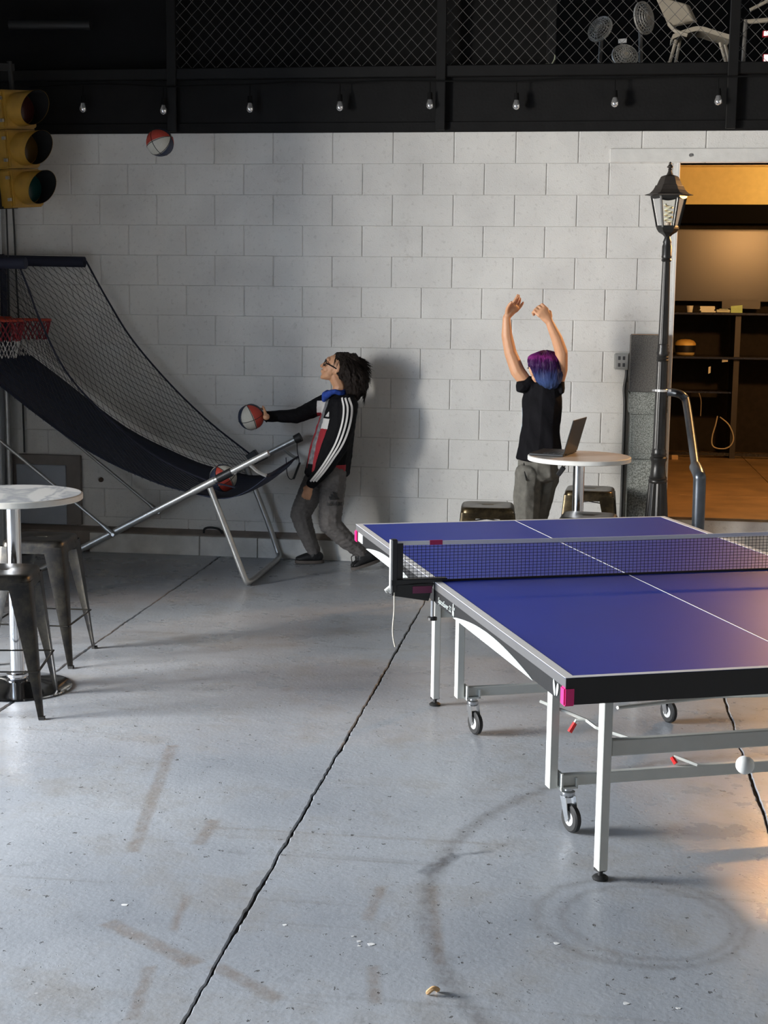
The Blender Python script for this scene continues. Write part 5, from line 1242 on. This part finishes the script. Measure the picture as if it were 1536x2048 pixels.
def shoe2(ank):
    d = V((-.8, .52, 0)).normalized(); sdv = V((-d.y, d.x, 0)); rot = Matrix((d, sdv, Z1)).transposed(); h = V((ank.x, ank.y, 0)) - d*.05
    so, _ = skinned('shoe', [[(h + d*.03 + Z1*.05, (.035, .034, .035), rot), (h + d*.11 + Z1*.045, (.05, .04, .03), rot), (h + d*.18 + Z1*.035, (.04, .042, .022), rot)], [(ank, .043), (h + d*.05 + Z1*.06, .042)]], p2, [mat('shoe_black', (.010, .010, .011), .6)], .005, 3)
    MB().loops([[h + d*(.105+.118*math.cos(2*pi*k/24)) + sdv*.043*math.sin(2*pi*k/24) + Z1*z for k in range(24)] for z in (.002, .024)]).build('sole', mat('sole_grey', (.10, .085, .075), .7), so, smooth=True)
shoe2(ankL2); shoe2(ankR2)
def dyed():
    m, nt, b = nodemat('dyed_hair'); N = nt.nodes; L = nt.links
    tc = N.new('ShaderNodeTexCoord'); sp_ = N.new('ShaderNodeSeparateXYZ'); L.new(tc.outputs['Object'], sp_.inputs[0])
    n = N.new('ShaderNodeTexNoise'); n.inputs['Scale'].default_value = 35; n.inputs['Detail'].default_value = 5; L.new(tc.outputs['Object'], n.inputs['Vector'])
    ad = N.new('ShaderNodeMath'); ad.operation = 'MULTIPLY_ADD'; ad.inputs[1].default_value = .06; L.new(n.outputs['Fac'], ad.inputs[0]); L.new(sp_.outputs[2], ad.inputs[2])
    mr = N.new('ShaderNodeMapRange'); mr.inputs[1].default_value = A(1090, 782, Y2).z + .03; mr.inputs[2].default_value = A(1090, 698, Y2).z + .03; L.new(ad.outputs[0], mr.inputs[0])
    r = N.new('ShaderNodeValToRGB'); e = r.color_ramp.elements
    e[0].position = .0; e[0].color = (.02, .03, .06, 1); e[1].position = 1; e[1].color = (.050, .006, .055, 1)
    for p_, c_ in ((.22, (.035, .06, .16, 1)), (.45, (.022, .028, .10, 1)), (.56, (.026, .006, .055, 1)), (.72, (.045, .006, .065, 1)), (.82, (.20, .022, .17, 1)), (.89, (.085, .010, .085, 1))): x = e.new(p_); x.color = c_
    L.new(mr.outputs[0], r.inputs[0]); L.new(r.outputs[0], b.inputs['Base Color']); b.inputs['Roughness'].default_value = .5
    b.inputs['Specular IOR Level'].default_value = .2; return m
M_DYE = dyed()
hch2 = [[(A(1091, 729, Y2-.02), (.112, .112, .090)), (A(1096, 745, Y2-.03), (.100, .098, .082)), (A(1098, 760, Y2-.045), (.082, .074, .046)), (A(1100, 771, Y2-.05), (.055, .055, .026))],
        [(A(1070, 720, Y2), (.048, .075, .040))]]
h2, hb2 = skinned('hair', hch2, p2, [M_DYE], .0048, 3)
wrinkle(h2.data, .004, 40, V((1, 0, .5)))
rr = random.Random(5); st_ = []
cc2 = A(1090, 736, Y2-.02)
for k in range(420):
    an = rr.uniform(0, 2*pi); e0_ = rr.uniform(.2, 1.5); e1_ = e0_ - rr.uniform(.5, 1.2); bw = rr.uniform(-.25, .25)
    if math.sin(an) > .1 or math.cos(an) < -.75: e1_ = max(e1_, -.05)
    e1_ = max(e1_, -1.0); pts = []
    for q in range(5):
        e_ = e0_ + (e1_-e0_)*q/4; a_ = an + bw*q/4; d_ = V((math.cos(a_)*math.cos(e_), math.sin(a_)*math.cos(e_), math.sin(e_)))
        hit = hb2.ray_cast(cc2 + d_*.4, -d_)
        if hit[0] is None: break
        pts.append(hit[0] + d_*.0012)
    if len(pts) == 5: st_.append(pts)
strands('hair_strands', st_, M_DYE, h2, .0026)
MB().tube([HC2 + s2_*-.066 + f2*.085 + u2*.012, HC2 - s2_*.072 + f2*.03 + u2*.012, HC2 - s2_*.072 - f2*.01 + u2*.008], .0035, 6).tube([HC2 + s2_*.066 + f2*.085 + u2*.012, HC2 + s2_*.072 - f2*.01 + u2*.008], .0035, 6).tube([HC2 - s2_*.066 + f2*.088 + u2*.010, HC2 + s2_*.066 + f2*.088 + u2*.010], .0035, 6).build('glasses', mat('frame_white', (.6, .58, .56), .4), p2, smooth=True)
MB().ball(HC2 + f2*.058 + u2*.010 + s2_*.029, .011).ball(HC2 + f2*.058 + u2*.010 - s2_*.029, .011).build('eyes', mat('eye_white', (.5, .48, .45), .2), p2, smooth=True)
